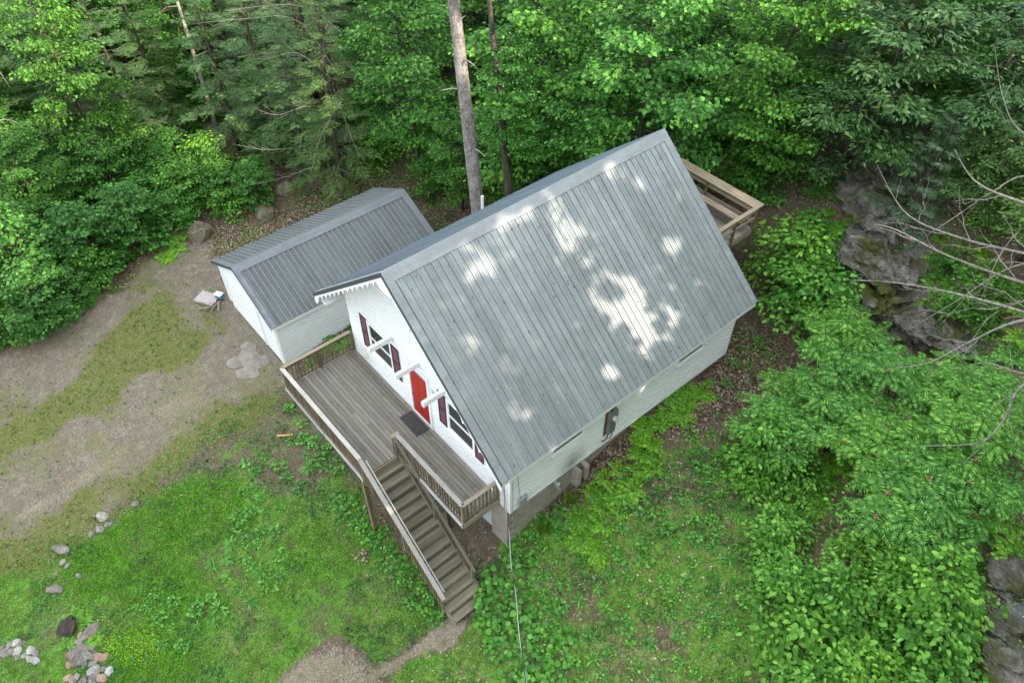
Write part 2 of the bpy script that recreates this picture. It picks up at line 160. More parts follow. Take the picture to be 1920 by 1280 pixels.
Z={'drive': [(-14.5,-11.69),(-13.88,-9.13),(-14.73,-7.64),(-14.55,-4.38),(-16.14,-3.18),(-15.75,0.16),(-11.76,-0.43),(-4.46,-1.32),(-3.68,-2.24),(-3.55,-4.49),(-3.34,-6.86),(-3.23,-9.47),(-2.9,-11.37),(-3.8,-14.47)],'median': [(-9.92,-12.48),(-9.48,-10.48),(-10.75,-8.05),(-11.49,-6.2),(-12.48,-5.32),(-12.73,-3.54),(-9.54,-1.78),(-8.31,-1.87),(-8.4,-3.38),(-8.39,-5.13),(-8.54,-6.99),(-8.41,-8.87),(-8.23,-10.66),(-8.79,-12.77)],'tracks': [(-5.81,-11.62),(-6.06,-9.05),(-6.61,-6.14),(-6.98,-3.57),(-7.25,-1.63),(-4.8,-1.65),(-4.98,-3.56),(-5.07,-6.11),(-4.97,-8.6),(-4.5,-10.85),(-4.76,-12.74)],'lowgrass': [(-4.19,-12.13),(-4.57,-10.23),(-4.61,-7.86),(-4.28,-4.85),(-4.27,-2.43),(-2.89,-2.19),(-2.78,-4.41),(-2.7,-6.5),(-2.57,-9.1),(-2.32,-11.37),(-3.11,-14.29),(-4.46,-14.3)],'path': [(6.96,-8.16),(6.57,-6.81),(6.95,-5.65),(8.31,-5.52),(8.75,-4.42),(8.71,-3.05),(8.91,-2.27),(9.33,-2.51),(9.27,-3.46),(9.11,-4.58),(8.73,-5.61),(8.76,-6.2)],'oldpath': [(6.87,-8.29),(6.51,-6.77),(6.89,-5.61),(8.23,-4.07),(8.39,-2.91),(8.99,-2.29),(9.65,-2.59),(9.58,-3.59),(9.21,-4.74),(9.3,-5.59)],'bright': [(-2.7,-9.25),(-2.75,-7.12),(-1.53,-5.47),(0.47,-5.58),(1.12,-6.76),(0.75,-8.04),(2.51,-7.63),(3.49,-8.49),(1.95,-10.12),(0.24,-11.15),(-1.03,-12.0),(-2.78,-11.23),(-2.45,-9.95)],'sparse': [(-3.23,-9.47),(-3.6,-6.76),(-3.55,-4.49),(-4.4,-1.87),(-0.93,-1.81),(1.93,-2.54),(1.4,-4.06),(-0.64,-4.78),(-2.73,-6.91)],'sunny': [(2.12,-4.9),(2.87,-3.56),(4.56,-3.28),(5.81,-4.73),(4.15,-5.63)],'bright2': [(1.42,-11.21),(2.03,-9.77),(3.92,-9.07),(5.35,-9.92),(3.14,-12.35)],'lawn': [(-4.0,-14.41),(-3.17,-11.31),(-3.23,-9.47),(-3.34,-6.86),(-3.55,-4.49),(-3.94,-2.1),(-0.93,-1.81),(4.0,-2.46),(6.25,-2.65),(8.89,-2.64),(9.3,-5.59),(0.31,-15.5)],'rlawn': [(7.71,-0.12),(8.98,1.79),(9.52,3.63),(10.06,6.29),(11.04,8.43),(11.98,7.23),(13.68,6.05),(15.27,4.18),(17.69,2.35),(9.3,-5.59),(9.26,-2.72),(8.25,-1.02)],'yard_dirt': [(8.28,0.33),(8.59,3.32),(8.77,6.94),(8.21,11.63),(9.75,12.25),(10.82,11.25),(10.73,9.12),(10.42,6.43),(9.91,4.42),(9.9,2.55),(9.51,1.07)],'dirt_under': [(-2.55,-1.87),(1.72,-1.0),(6.49,0.4),(8.16,-0.04),(8.92,-0.89),(8.38,-1.57),(4.79,-1.62),(0.85,-1.89)],'creek': [(19.49,6.99),(19.51,6.28),(19.91,5.53),(20.54,4.69),(21.2,5.26),(20.86,6.61),(20.02,7.73)],'moss_rock': [(5.13,24.74),(9.6,19.68),(12.7,15.15),(14.55,13.01),(12.47,11.98),(9.79,15.1),(7.33,18.67),(5.12,22.56)],'litter_bank': [(-16.19,0.36),(-14.88,2.29),(-14.68,5.01),(-16.87,8.0),(-14.57,8.98),(-11.88,7.9),(-11.68,3.29),(-11.93,-0.63)]}
F={'fern_wall': [(9.64,5.31),(9.59,4.79),(9.85,4.3),(9.12,6.59),(9.31,3.42),(9.2,7.56),(9.92,2.68),(8.96,5.64),(10.29,1.59),(8.68,7.36),(10.49,2.94),(10.27,3.73),(9.17,8.29),(10.84,1.66),(10.44,2.34),(10.09,3.26),(9.77,1.95),(9.47,3.91),(9.44,2.85),(9.42,7.02),(8.71,7.86),(9.16,5.12),(9.27,6.11),(10.19,4.69)],'fern_drive': [(-17.27,-1.62),(-16.42,-1.59),(-16.75,-2.18),(-16.28,-0.74),(-15.28,-2.12),(-15.55,-1.38),(-17.88,-0.9),(-17.79,0.29),(-16.26,0.09),(-15.46,-6.6),(-14.44,-8.59),(-15.47,-7.48),(-15.3,-8.48),(-14.84,-9.61),(-14.72,-7.13),(-14.99,-6.03)],'fern_stone': [(0.6,-11.82),(0.07,-12.37),(0.91,-12.51),(0.09,-11.91),(1.41,-11.72),(1.3,-12.12)],'fern_gap': [(-5.68,1.78),(-5.23,1.03),(-6.64,2.63),(-4.3,1.17),(-5.67,2.31),(-5.15,2.04),(-4.25,1.71)],'fern_creek': [(10.84,13.26),(8.9,15.11),(10.3,14.35),(9.49,15.04),(9.57,13.73),(10.33,13.02),(8.39,16.14),(9.78,13.11),(8.8,15.6),(9.87,14.65),(9.95,15.37),(10.78,12.63),(11.04,13.89),(9.44,14.32),(10.5,13.7),(9.38,15.6),(19.84,4.73),(19.54,4.14),(18.92,5.0),(19.25,6.16),(19.42,5.26),(19.68,5.71),(18.78,5.52),(19.97,5.23),(18.76,6.03),(19.24,4.6),(18.98,6.62)],'fern_ledge': [(13.81,14.06),(9.1,14.85),(13.56,13.18),(12.55,16.78),(6.81,17.55),(11.6,17.52),(8.43,16.14),(10.31,13.78),(6.52,18.28),(13.73,15.14),(12.11,12.48),(11.32,12.51),(9.39,15.87),(13.16,15.62),(10.71,18.24),(7.78,16.67),(10.44,18.92),(8.99,20.25),(9.99,19.59),(8.64,16.84),(9.62,14.29),(12.45,16.01),(7.51,17.33),(7.29,18.15),(12.95,12.68),(6.82,19.01)],'fern_mid': [(13.72,7.3),(14.41,8.05),(14.52,6.44),(13.47,6.53),(12.97,6.86),(14.49,8.61),(14.67,7.0),(13.98,8.6),(14.03,6.7),(14.37,7.41),(12.58,15.61),(13.72,14.33),(13.32,17.05),(13.05,16.36),(11.68,17.23),(12.02,16.53),(13.85,15.26),(13.27,18.22),(14.3,16.13),(13.99,16.66),(12.9,14.85),(13.18,15.45),(13.71,15.98),(12.24,18.24),(12.34,18.89),(12.57,17.21)],'weed_path': [(9.95,-2.09),(10.37,-2.0),(12.24,-1.25),(9.02,-0.24),(10.96,-2.0),(8.91,-0.99),(11.08,-0.41),(10.65,-2.32),(11.45,-1.36),(10.01,-1.4),(10.96,-0.95),(11.84,-1.82),(9.88,-0.84),(11.95,-0.7),(10.45,-0.54),(11.75,-2.66),(9.07,-1.49),(12.67,-1.73),(12.35,-2.18),(9.76,-0.37),(10.74,-1.42),(11.54,-0.87),(11.92,-2.25),(9.58,-1.76),(10.35,-1.02),(9.37,-1.13)],'weed_stairs': [(2.48,-2.99),(5.32,-3.18),(4.91,-2.64),(4.19,-2.86),(7.45,-2.77),(6.29,-2.9),(5.89,-3.41),(7.92,-2.71),(8.49,-2.67),(3.15,-2.77),(8.0,-3.15),(4.09,-3.24),(3.72,-2.71),(6.82,-2.61),(3.37,-3.32),(6.91,-3.07),(8.54,-3.09),(7.54,-3.36),(4.96,-3.04),(5.72,-2.91),(4.54,-3.17),(2.82,-3.23),(1.51,-2.32),(0.3,-2.18),(-2.62,-2.21),(-0.33,-2.36),(0.94,-2.05),(1.0,-2.7),(-1.49,-2.23),(-0.79,-2.63),(0.49,-2.65)],'weed_lawn': [(15.78,2.2),(11.21,7.0),(10.74,2.12),(9.79,1.84),(10.61,1.16),(12.09,5.09),(11.42,2.03),(10.2,4.43),(11.05,3.37),(12.94,0.71),(11.46,0.32),(15.1,3.25),(14.55,3.62),(12.21,0.64),(11.84,3.56),(10.1,0.61),(10.02,3.8),(10.86,2.66),(13.6,-0.73),(13.84,4.03),(11.71,2.76),(9.59,0.73),(9.99,2.46),(12.35,-0.18),(12.57,1.31),(17.08,2.26),(12.71,-1.03),(13.86,0.78),(12.62,1.86),(13.19,-0.11),(13.96,0.13),(13.89,3.38),(14.74,2.02),(15.81,3.02),(15.23,1.79),(15.35,0.97),(14.85,0.86),(11.67,0.93),(9.71,2.99),(14.56,2.6),(11.29,6.49),(12.64,4.72),(11.6,4.69),(13.19,5.29),(13.41,2.76),(14.19,2.22),(15.04,3.94),(10.18,1.48),(13.45,2.19),(13.2,1.35),(10.64,-0.22),(11.63,-0.55),(8.78,0.5),(11.67,6.08),(13.24,3.34),(12.26,5.61),(12.1,2.4),(14.31,1.49),(12.35,3.42),(12.28,4.3),(13.14,4.51),(10.1,0.1),(11.22,5.85),(10.79,0.36),(11.21,7.58),(14.64,0.28),(16.36,2.92),(11.62,5.52),(10.39,3.34),(15.32,2.63),(16.14,1.48),(12.76,3.87),(12.06,1.81),(13.01,-0.6),(12.91,2.42),(11.3,3.86),(16.47,2.28),(10.81,4.32),(10.56,4.83),(11.6,1.47),(12.06,6.46),(13.86,4.58),(12.69,6.11),(13.42,0.45),(9.64,1.23),(13.2,-1.23),(13.74,1.75),(14.52,4.21),(11.88,6.95),(9.12,1.41),(10.74,6.34),(13.3,4.0),(11.19,-0.2),(11.09,1.55),(10.76,3.79)],'lawn_weeds': [(2.91,-9.6),(1.69,-7.66),(2.14,-5.38),(1.58,-9.93),(2.46,-7.5),(1.99,-9.23),(3.12,-7.37),(1.7,-5.75),(2.82,-8.76),(1.12,-6.18),(0.41,-5.07),(2.55,-6.67),(-1.06,-3.02),(3.12,-6.51),(0.72,-5.6),(3.73,-6.51),(3.39,-8.99),(-1.41,-4.82),(1.18,-5.3),(1.41,-6.83),(3.7,-9.62),(3.85,-8.06),(0.34,-3.99),(2.27,-9.86),(1.32,-10.33),(-1.14,-4.12),(-0.8,-4.74),(1.35,-4.79),(-0.01,-2.93),(2.07,-6.05),(1.7,-6.32),(3.67,-8.49),(-0.16,-5.06),(1.16,-3.79),(3.15,-10.12),(-0.27,-3.97),(3.72,-6.01),(0.61,-3.11),(2.8,-8.18),(3.18,-5.6),(3.85,-7.3),(-0.32,-5.56),(1.29,-9.57),(3.26,-8.16),(1.9,-7.11),(0.55,-6.09)],'fern_right': [(14.72,14.8),(15.71,14.71),(13.99,15.75),(15.12,13.89),(15.85,14.03),(15.11,15.62),(14.52,15.45),(14.29,16.28),(18.04,7.92),(18.47,9.0),(18.76,7.25),(17.93,8.6),(19.1,8.11),(18.27,9.73),(18.49,8.35)],'slim': [(-34.6,2.89),(-24.89,5.16),(-24.89,11.62),(-22.68,12.25),(-5.82,19.42),(-16.82,9.38),(0.58,26.51),(-34.66,5.78),(-23.19,15.45)],'weed_corner': [(9.01,1.39),(8.49,0.64),(9.47,1.34),(8.99,0.7),(8.33,1.23),(8.71,1.17),(8.59,0.01),(9.45,0.22),(8.89,-0.18),(9.44,0.67),(8.34,0.27),(8.95,1.77)],'sumac': [(11.91,9.28),(12.51,10.57),(12.44,7.76),(13.71,9.0),(14.33,10.81),(15.15,11.63),(16.4,11.33),(15.69,9.27),(16.63,9.96),(16.73,8.12),(17.67,8.7),(16.85,6.76),(11.66,11.7),(15.35,8.12)],'vib': [(12.8,6.74),(13.48,7.59),(14.14,5.45),(15.2,6.3),(15.37,4.64),(16.36,5.44),(16.48,3.94),(17.4,4.64),(15.72,3.5),(17.31,3.15),(18.09,3.76),(18.76,4.45),(18.33,2.76),(18.97,3.31),(19.54,4.05),(17.22,6.03),(18.3,5.68),(17.82,2.2),(12.42,7.25),(15.94,7.01)],'stones': [(-3.01,-9.87),(-2.56,-10.16),(-2.6,-10.48),(-2.73,-11.49),(-1.39,-12.21),(-1.23,-11.36),(-2.72,-8.74),(-2.55,-9.84),(-1.93,-11.52),(-2.19,-11.63)],'pile1': [(1.67,-12.68),(2.49,-12.08),(1.53,-12.27),(1.88,-12.31),(1.33,-12.56),(2.21,-12.62),(2.7,-12.14),(1.93,-11.98),(1.69,-12.32),(1.28,-12.42),(2.76,-12.31),(2.15,-12.05),(2.24,-11.71),(3.04,-12.25),(2.45,-12.47),(2.4,-12.19),(2.1,-12.84),(2.01,-12.31),(1.35,-12.2),(2.56,-11.87),(0.93,-12.1),(2.36,-12.07),(2.61,-12.26),(1.64,-12.01),(2.88,-12.01),(2.41,-12.91),(2.35,-12.76),(1.15,-12.15),(2.11,-11.85),(2.54,-12.59),(2.79,-11.76),(1.77,-12.45),(1.42,-12.35),(1.81,-12.09)],'pile2': [(0.05,-13.85),(-0.45,-14.18),(-0.13,-13.68),(-0.45,-14.48),(0.61,-13.58),(-0.27,-14.31),(0.35,-13.71),(-0.14,-14.18),(0.56,-13.41),(-0.27,-13.77),(-0.3,-14.1),(0.23,-13.91),(0.31,-13.49),(-0.37,-13.93),(-0.06,-13.98),(0.78,-13.48)],'misc': [(-15.88,0.07),(0.39,-12.21),(1.07,-11.89),(-1.48,-3.06),(5.13,-3.66),(-11.52,-1.25),(-11.73,-0.83),(-13.56,-1.2),(-7.42,-1.81),(19.19,7.71),(19.8,7.01),(11.2,-2.46),(-15.09,3.33),(-15.94,5.07)],'seedling': [(9.01,10.25),(10.62,7.07),(9.33,11.4),(9.68,8.52),(10.63,8.57),(9.24,8.22),(10.16,6.56),(9.59,10.46),(10.13,9.11),(9.47,9.31),(10.26,7.94),(9.7,6.78),(9.86,11.11),(9.09,8.95)],'ledge': [(6.01,22.43,3.92),(6.98,21.29,3.85),(8.17,19.04,3.43),(8.65,18.04,3.17),(9.79,17.19,3.01),(10.14,15.99,2.53),(11.15,14.45,1.88),(10.97,15.7,2.49),(12.98,13.52,1.71),(12.43,13.28,1.46),(13.4,14.21,2.18),(19.38,7.64,2.18),(19.97,6.29,2.08),(20.47,5.46,2.08),(14.27,14.16,2.4)]}
CPTS=[(8.5,0.0,-2.3),(8.5,1.5,-1.8),(8.5,2.8,-1.36),(8.5,4.3,-0.7),(8.5,7.0,-0.42),(8.5,10.4,-0.5),(8.9,-2.1,-3.35),(4.5,-2.7,-3.4),(0.0,-2.8,-3.9),(-4.8,-1.3,-4.2),(-4.8,7.0,-3.6),(-10.4,-1.3,-4.2),(-10.4,7.2,-3.9),(-2.4,1.0,-3.9),(-1.5,7.0,-3.0),(0.0,10.5,-1.8),(4.0,11.0,-0.9),(4.0,4.0,-2.8),(-15.0,-8.0,-4.8),(-5.0,-8.0,-4.6),(2.0,-9.0,-4.4),(9.0,-6.0,-3.7),(15.0,-5.0,-3.0),(13.0,1.0,-1.6),(12.0,6.0,-0.5),(-22.0,0.0,-4.6),(-25.0,-15.0,-5.0),(10.0,-14.0,-4.3),(20.0,-10.0,-3.0),(13.0,11.0,0.5),(8.0,16.0,2.3),(8.0,13.0,0.9),(2.0,14.0,0.6),(2.0,18.0,1.8),(-8.0,16.0,-2.2),(-20.0,12.0,-3.2),(-40.0,20.0,-3.5),(-20.0,35.0,0.0),(0.0,35.0,5.0),(10.0,28.0,6.0),(20.0,20.0,7.0),(22.0,8.0,3.5),(24.0,0.0,2.0),(30.0,30.0,11.0),(30.0,0.0,4.0),(-40.0,-20.0,-5.0),(0.0,60.0,5.0),(40.0,60.0,16.0),(-40.0,60.0,0.0),(-60.0,30.0,-4.0),(30.0,-20.0,-2.0)]
CABLE_END=(15.52, -5.63, 10.04)
LIME=[(1.86, -11.01), (2.4, -9.92), (3.49, -10.01), (3.21, -10.81), (1.09, -11.99), (0.79, -11.52)]
DT_BASE=(18.32, 13.28, 3.6)
DT_LIMBS=[[(16.46, 7.5, 11.69), (15.23, 7.26, 11.59), (14.22, 7.53, 11.42), (13.43, 8.0, 11.6)], [(16.89, 7.19, 11.11), (15.69, 7.33, 10.59), (14.47, 7.43, 10.19), (13.22, 7.59, 10.02), (12.02, 8.08, 10.46)], [(17.24, 6.53, 10.95), (16.07, 6.68, 10.44), (14.61, 6.8, 10.11), (13.35, 6.97, 9.96), (12.85, 7.05, 9.77)], [(17.74, 5.8, 10.72), (16.43, 6.03, 10.32), (15.19, 6.13, 9.87), (14.08, 6.13, 9.39), (13.23, 6.13, 8.89)], [(17.54, 5.97, 10.98), (16.53, 5.8, 10.33), (15.98, 5.66, 9.41), (15.58, 5.28, 8.71), (15.03, 5.11, 8.2)], [(17.75, 5.39, 11.01), (17.21, 5.0, 9.7), (17.31, 4.73, 8.91), (17.18, 4.54, 8.27), (16.38, 4.3, 7.55)], [(15.83, 7.88, 12.58), (14.49, 7.93, 12.49), (13.74, 8.26, 12.85), (13.01, 8.79, 13.5)], [(18.1, 5.01, 10.49), (17.1, 5.1, 9.83), (16.46, 5.34, 9.41), (16.1, 5.48, 8.85)], [(16.3, 7.19, 12.22), (15.04, 7.46, 12.01), (14.59, 7.48, 11.39), (14.25, 7.45, 10.68), (13.93, 7.2, 10.05)], [(17.06, 6.27, 11.49), (16.36, 6.17, 10.53), (15.95, 6.12, 9.68), (16.04, 5.69, 8.48)], [(16.6, 6.59, 12.11), (15.69, 6.67, 11.64), (15.46, 6.63, 10.88), (15.64, 6.27, 9.95)], [(16.71, 7.25, 11.22), (15.71, 6.99, 10.44), (15.24, 6.6, 9.47), (14.72, 6.16, 8.4)]]
DL_BASE=(-25.56, -9.08, -4.87)
DL_LIMBS=[[(-23.72, -6.88, 0.22), (-23.72, -5.63, 0.32), (-23.45, -4.92, -0.13), (-22.96, -4.97, -1.09)], [(-24.67, -5.6, 2.43), (-24.63, -4.36, 2.57), (-24.23, -4.13, 1.69)], [(-25.11, -4.93, 3.63), (-25.01, -3.64, 3.67), (-24.73, -3.4, 3.04)], [(-23.63, -7.0, 0.01), (-23.81, -5.25, 0.57), (-23.54, -4.53, 0.12), (-23.28, -4.72, -0.43)]]
DH_BASE=(-16.14, 8.76, -3.7)
DH_LIMBS=[[(-14.64, 8.24, -0.54), (-14.23, 6.1, -0.74), (-14.65, 4.04, -0.41), (-14.95, 2.68, 0.29)], [(-14.54, 8.14, -0.76), (-13.69, 6.24, -1.46), (-13.71, 4.4, -1.62), (-14.31, 2.13, -1.56)], [(-13.76, 8.2, 2.18), (-15.04, 7.19, 4.89), (-15.65, 4.97, 5.43), (-16.44, 2.84, 5.53)], [(-13.94, 7.87, 2.22), (-14.66, 6.7, 3.65), (-14.8, 5.17, 3.82), (-15.4, 3.96, 4.1)], [(-14.39, 7.69, 0.68), (-14.19, 6.21, 1.3), (-14.62, 4.97, 1.14), (-14.85, 3.88, 1.85)], [(-13.86, 8.67, 2.8), (-12.13, 8.98, 2.3), (-10.52, 9.6, 1.38)], [(-13.35, 7.75, 1.1), (-12.24, 7.47, -0.04), (-11.44, 7.43, -0.83)], [(-13.43, 7.84, 1.32), (-12.99, 6.15, 0.13), (-12.29, 4.83, -1.38)], [(-13.6, 8.52, 4.51), (-14.37, 7.03, 5.88), (-15.21, 3.95, 6.21)]]
FALL=[(20.19, 5.95, 2.13), (19.9, 5.92, 1.95), (19.56, 5.93, 1.8), (19.23, 5.91, 1.63), (19.05, 5.88, 1.6)]
SPOTS=[(7.25,5.39,(0.42,0.51)),(6.99,6.21,(0.39,0.47)),(7.68,5.95,(0.42,0.51)),(7.63,5.28,(0.37,0.44)),(6.98,5.41,(0.32,0.38)),(7.33,6.14,(0.34,0.41)),(6.9,7.51,(0.44,0.54)),(7.06,7.19,(0.34,0.41)),(6.83,7.95,(0.36,0.43)),(8.41,5.63,(0.37,0.44)),(8.74,5.56,(0.32,0.38)),(8.46,5.23,(0.34,0.4)),(7.64,7.75,(0.3,0.36)),(7.75,7.85,(0.34,0.4)),(6.98,4.51,(0.34,0.4)),(6.33,4.97,(0.32,0.38)),(5.43,8.12,(0.36,0.43)),(5.24,8.18,(0.31,0.37)),(5.63,8.94,(0.31,0.37)),(5.35,4.74,(0.35,0.41)),(4.81,4.77,(0.36,0.43)),(4.74,5.05,(0.34,0.4)),(5.0,4.93,(0.31,0.37)),(5.18,1.55,(0.35,0.41)),(6.74,0.91,(0.36,0.43)),(6.7,0.57,(0.31,0.37)),(6.72,-0.09,(0.34,0.4)),(8.13,6.73,(0.32,0.38)),(8.31,6.45,(0.31,0.37)),(8.4,7.24,(0.31,0.37)),(7.53,4.69,(0.31,0.37)),(4.54,3.96,(0.32,0.38)),(4.46,4.34,(0.31,0.37)),(4.65,2.96,(0.32,0.38)),(4.78,2.55,(0.36,0.43)),(4.82,2.13,(0.36,0.43)),(5.06,2.81,(0.32,0.38)),(5.56,5.55,(0.31,0.37)),(8.4,0.67,(0.3,0.35)),(7.62,4.38,(0.31,0.37)),(8.35,3.62,(0.3,0.35)),(7.18,1.81,(0.31,0.37)),(9.11,3.83,(0.31,0.37)),(8.98,1.07,(0.31,0.37)),(-0.55,11.48,(0.34,0.4)),(-0.55,12.09,(0.31,0.37)),(4.6,7.55,(0.34,0.4)),(4.3,6.2,(0.31,0.37)),(4.39,3.57,(0.32,0.38)),(5.77,3.63,(0.3,0.35)),(4.69,2.14,(0.32,0.38)),(5.99,6.18,(0.29,0.33)),(5.77,4.8,(0.29,0.33)),(5.47,0.75,(0.31,0.37)),(4.55,7.83,(0.3,0.35)),(4.36,4.63,(0.32,0.38)),(8.42,6.72,(0.3,0.35)),(8.19,5.95,(0.31,0.37)),(7.82,5.22,(0.36,0.43)),(7.82,5.58,(0.34,0.4))]
SHADE=True;SHADE_N=130000
LITP=[(-9.42,16.68,4.12,2.0),(-5.41,13.06,6.5,2.0),(-1.6,9.63,8.75,2.0),(-9.27,13.22,3.37,1.25),(-5.45,10.24,5.75,1.25),(-1.49,7.15,8.22,1.25),(-4.05,13.74,4.7,1.5),(-1.0,10.73,6.86,1.5),(1.79,7.97,8.85,1.5),(-5.95,16.74,5.76,1.5),(-1.53,12.17,8.45,1.5),(1.79,8.73,10.48,1.5),(-26.76,-3.61,0.03,1.5),(-22.86,-4.0,1.8,1.5),(-18.78,-4.42,3.65,1.5),(-15.92,-7.45,-2.42,1.25),(-14.51,-7.48,-1.47,1.25),(-13.1,-7.51,-0.53,1.25),(-18.54,-7.27,-1.66,1.25),(-16.48,-7.32,-0.42,1.25),(-14.43,-7.37,0.82,1.25),(-10.4,12.49,3.18,0.875),(-6.61,9.75,5.46,0.875),(-2.54,6.8,7.93,0.875),(-4.21,17.65,5.85,1.0),(-0.6,13.47,8.21,1.0),(1.87,10.62,9.82,1.0),(-22.08,1.46,-1.33,0.75),(-19.84,0.92,-0.12,0.75),(-17.51,0.37,1.14,0.75),(2.01,14.9,8.1,1.0),(3.95,12.12,9.59,1.0),(6.52,8.44,11.56,1.0),(10.37,19.25,8.7,1.125),(11.0,17.03,9.65,1.125),(11.6,14.89,10.57,1.125),(-21.68,-5.09,-1.63,0.75),(-19.41,-5.27,-0.37,0.75),(-17.23,-5.43,0.84,0.75),(-27.83,0.52,1.87,0.875),(-22.16,-0.55,4.16,0.875),(-15.86,-1.74,6.7,0.875),(-17.79,5.44,3.15,0.625),(-12.42,3.41,5.73,0.625),(-6.79,1.28,8.44,0.625)]
# ------------------------------------------------------------ materials
class NT:
    def __init__(s, name):
        s.m = bpy.data.materials.new(name); s.m.use_nodes = True; s.t = s.m.node_tree; s.b = s.t.nodes["Principled BSDF"]; s.out = s.t.nodes["Material Output"]
    def n(s, typ, **k):
        x = s.t.nodes.new('ShaderNode'+typ)
        for a, v in k.items(): setattr(x, a, v)
        return x
    def l(s, a, b): s.t.links.new(a, b)
    def pos(s, scale=(1, 1, 1), rot=(0, 0, 0), src='pos'):
        g = s.n('NewGeometry').outputs['Position'] if src == 'pos' else s.n('TexCoord').outputs['Object']
        mp = s.n('Mapping'); mp.inputs['Scale'].default_value = scale; mp.inputs['Rotation'].default_value = rot; s.l(g, mp.inputs[0]); return mp.outputs[0]
    def noise(s, vec, scale, detail=4, rough=.55, dist=0):
        x = s.n('TexNoise'); x.inputs['Scale'].default_value = scale; x.inputs['Detail'].default_value = detail; x.inputs['Roughness'].default_value = rough; x.inputs['Distortion'].default_value = dist
        s.l(vec, x.inputs['Vector']); return x.outputs['Fac']
    def ramp(s, fac, *stops):
        x = s.n('ValToRGB'); e = x.color_ramp.elements
        while len(e) < len(stops): e.new(.5)
        for i, (p, c) in enumerate(stops):
            e[i].position = p; e[i].color = (*((c, c, c) if isinstance(c, (int, float)) else c), 1)
        s.l(fac, x.inputs[0]); return x.outputs[0]
    def mix(s, f, a, b, mode='MIX'):
        x = s.n('Mix', data_type='RGBA', blend_type=mode)
        for sock, v in ((x.inputs[0], f), (x.inputs[6], a), (x.inputs[7], b)):
            if hasattr(v, 'is_linked') or hasattr(v, 'links'): s.l(v, sock)
            elif isinstance(v, (int, float)) and sock == x.inputs[0]: sock.default_value = v
            else: sock.default_value = (*v, 1) if not isinstance(v, (int, float)) else (v, v, v, 1)
        return x.outputs[2]
    def math(s, op, a, b=0.0, clamp=False):
        x = s.n('Math', operation=op, use_clamp=clamp)
        for i, v in enumerate((a, b)):
            if isinstance(v, (int, float)): x.inputs[i].default_value = v
            else: s.l(v, x.inputs[i])
        return x.outputs[0]
    def fin(s, col, rough=.6, metal=0, bump=None, bstr=.3, bdist=.01, spec=.5):
        if isinstance(col, tuple): s.b.inputs['Base Color'].default_value = (*col, 1)
        else: s.l(col, s.b.inputs['Base Color'])
        if isinstance(rough, (int, float)): s.b.inputs['Roughness'].default_value = rough
        else: s.l(rough, s.b.inputs['Roughness'])
        s.b.inputs['Metallic'].default_value = metal; s.b.inputs['Specular IOR Level'].default_value = spec
        if bump is not None:
            x = s.n('Bump'); x.inputs['Strength'].default_value = bstr; x.inputs['Distance'].default_value = bdist; s.l(bump, x.inputs['Height']); s.l(x.outputs[0], s.b.inputs['Normal'])
        return s.m
    def rand(s): return s.n('ObjectInfo').outputs['Random']
M = {}
def leafmat(name, dark, mid, light, trans=.32, rough=.5, tw=(1.3, 1.25, .6), clump=.9):
    t = NT(name); isl = t.n('NewGeometry').outputs['Random Per Island']
    c = t.ramp(isl, (0, dark), (.45, mid), (.85, light), (1, tuple(min(1, x*1.25) for x in light)))
    nz = t.noise(t.pos(), clump, 3)
    c = t.mix(t.ramp(nz, (.3, 0.0), (.7, 1.0)), t.mix(1, c, (.78, .84, .82), 'MULTIPLY'), c)
    tint = t.ramp(t.rand(), (0, (.86, .92, 1.0)), (.5, (1, 1, 1)), (1, (1.16, 1.05, .8)))
    c = t.mix(1, c, tint, 'MULTIPLY')
    t.fin(c, rough, spec=.35)
    tr = t.n('BsdfTranslucent'); t.l(t.mix(1, c, tw, 'MULTIPLY'), tr.inputs[0])
    mx = t.n('MixShader'); mx.inputs[0].default_value = trans
    t.l(t.b.outputs[0], mx.inputs[1]); t.l(tr.outputs[0], mx.inputs[2]); t.l(mx.outputs[0], t.out.inputs[0])
    M[name] = t.m
leafmat('maple_leaf', (.034, .120, .018), (.072, .225, .030), (.175, .44, .065), rough=.55)
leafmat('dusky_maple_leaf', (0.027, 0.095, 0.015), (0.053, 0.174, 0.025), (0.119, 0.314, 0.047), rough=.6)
leafmat('hemlock_leaf', (0.044, 0.108, 0.033), (0.072, 0.17, 0.049), (0.139, 0.269, 0.076), trans=.2)
leafmat('cherry_leaf', (0.043, 0.118, 0.035), (0.082, 0.191, 0.05), (0.167, 0.294, 0.086), trans=.25, rough=.4)
leafmat('pine_leaf', (0.075, 0.154, 0.083), (0.12, 0.224, 0.128), (0.18, 0.294, 0.165), trans=.15)
leafmat('shrub_leaf', (.042, .15, .014), (.095, .28, .026), (.22, .48, .065), trans=.3, rough=.6)
leafmat('sumac_leaf', (0.039, 0.15, 0.02), (0.088, 0.26, 0.036), (0.187, 0.43, 0.068), trans=.25, rough=.6)
leafmat('fern_leaf', (0.084, 0.252, 0.016), (0.14, 0.36, 0.026), (0.238, 0.48, 0.04), trans=.3)
leafmat('weed_leaf', (0.053, 0.195, 0.022), (0.09, 0.299, 0.035), (0.165, 0.416, 0.064), trans=.25)
leafmat('dark_clover', (.02, .075, .012), (.035, .12, .018), (.06, .19, .03), trans=.2, clump=.5)
leafmat('bright_blade', (.05, .19, .006), (.09, .33, .010), (.16, .46, .02), trans=.25, clump=.8)
leafmat('grass_blade', (0.072, 0.189, 0.015), (0.126, 0.29, 0.023), (0.225, 0.392, 0.057), trans=.25, clump=.5)
leafmat('dull_grass', (0.105, 0.154, 0.03), (0.168, 0.224, 0.045), (0.266, 0.294, 0.09), trans=.2, clump=.5)
leafmat('lime_leaf', (.14, .34, .008), (.22, .44, .012), (.34, .55, .02), trans=.25)
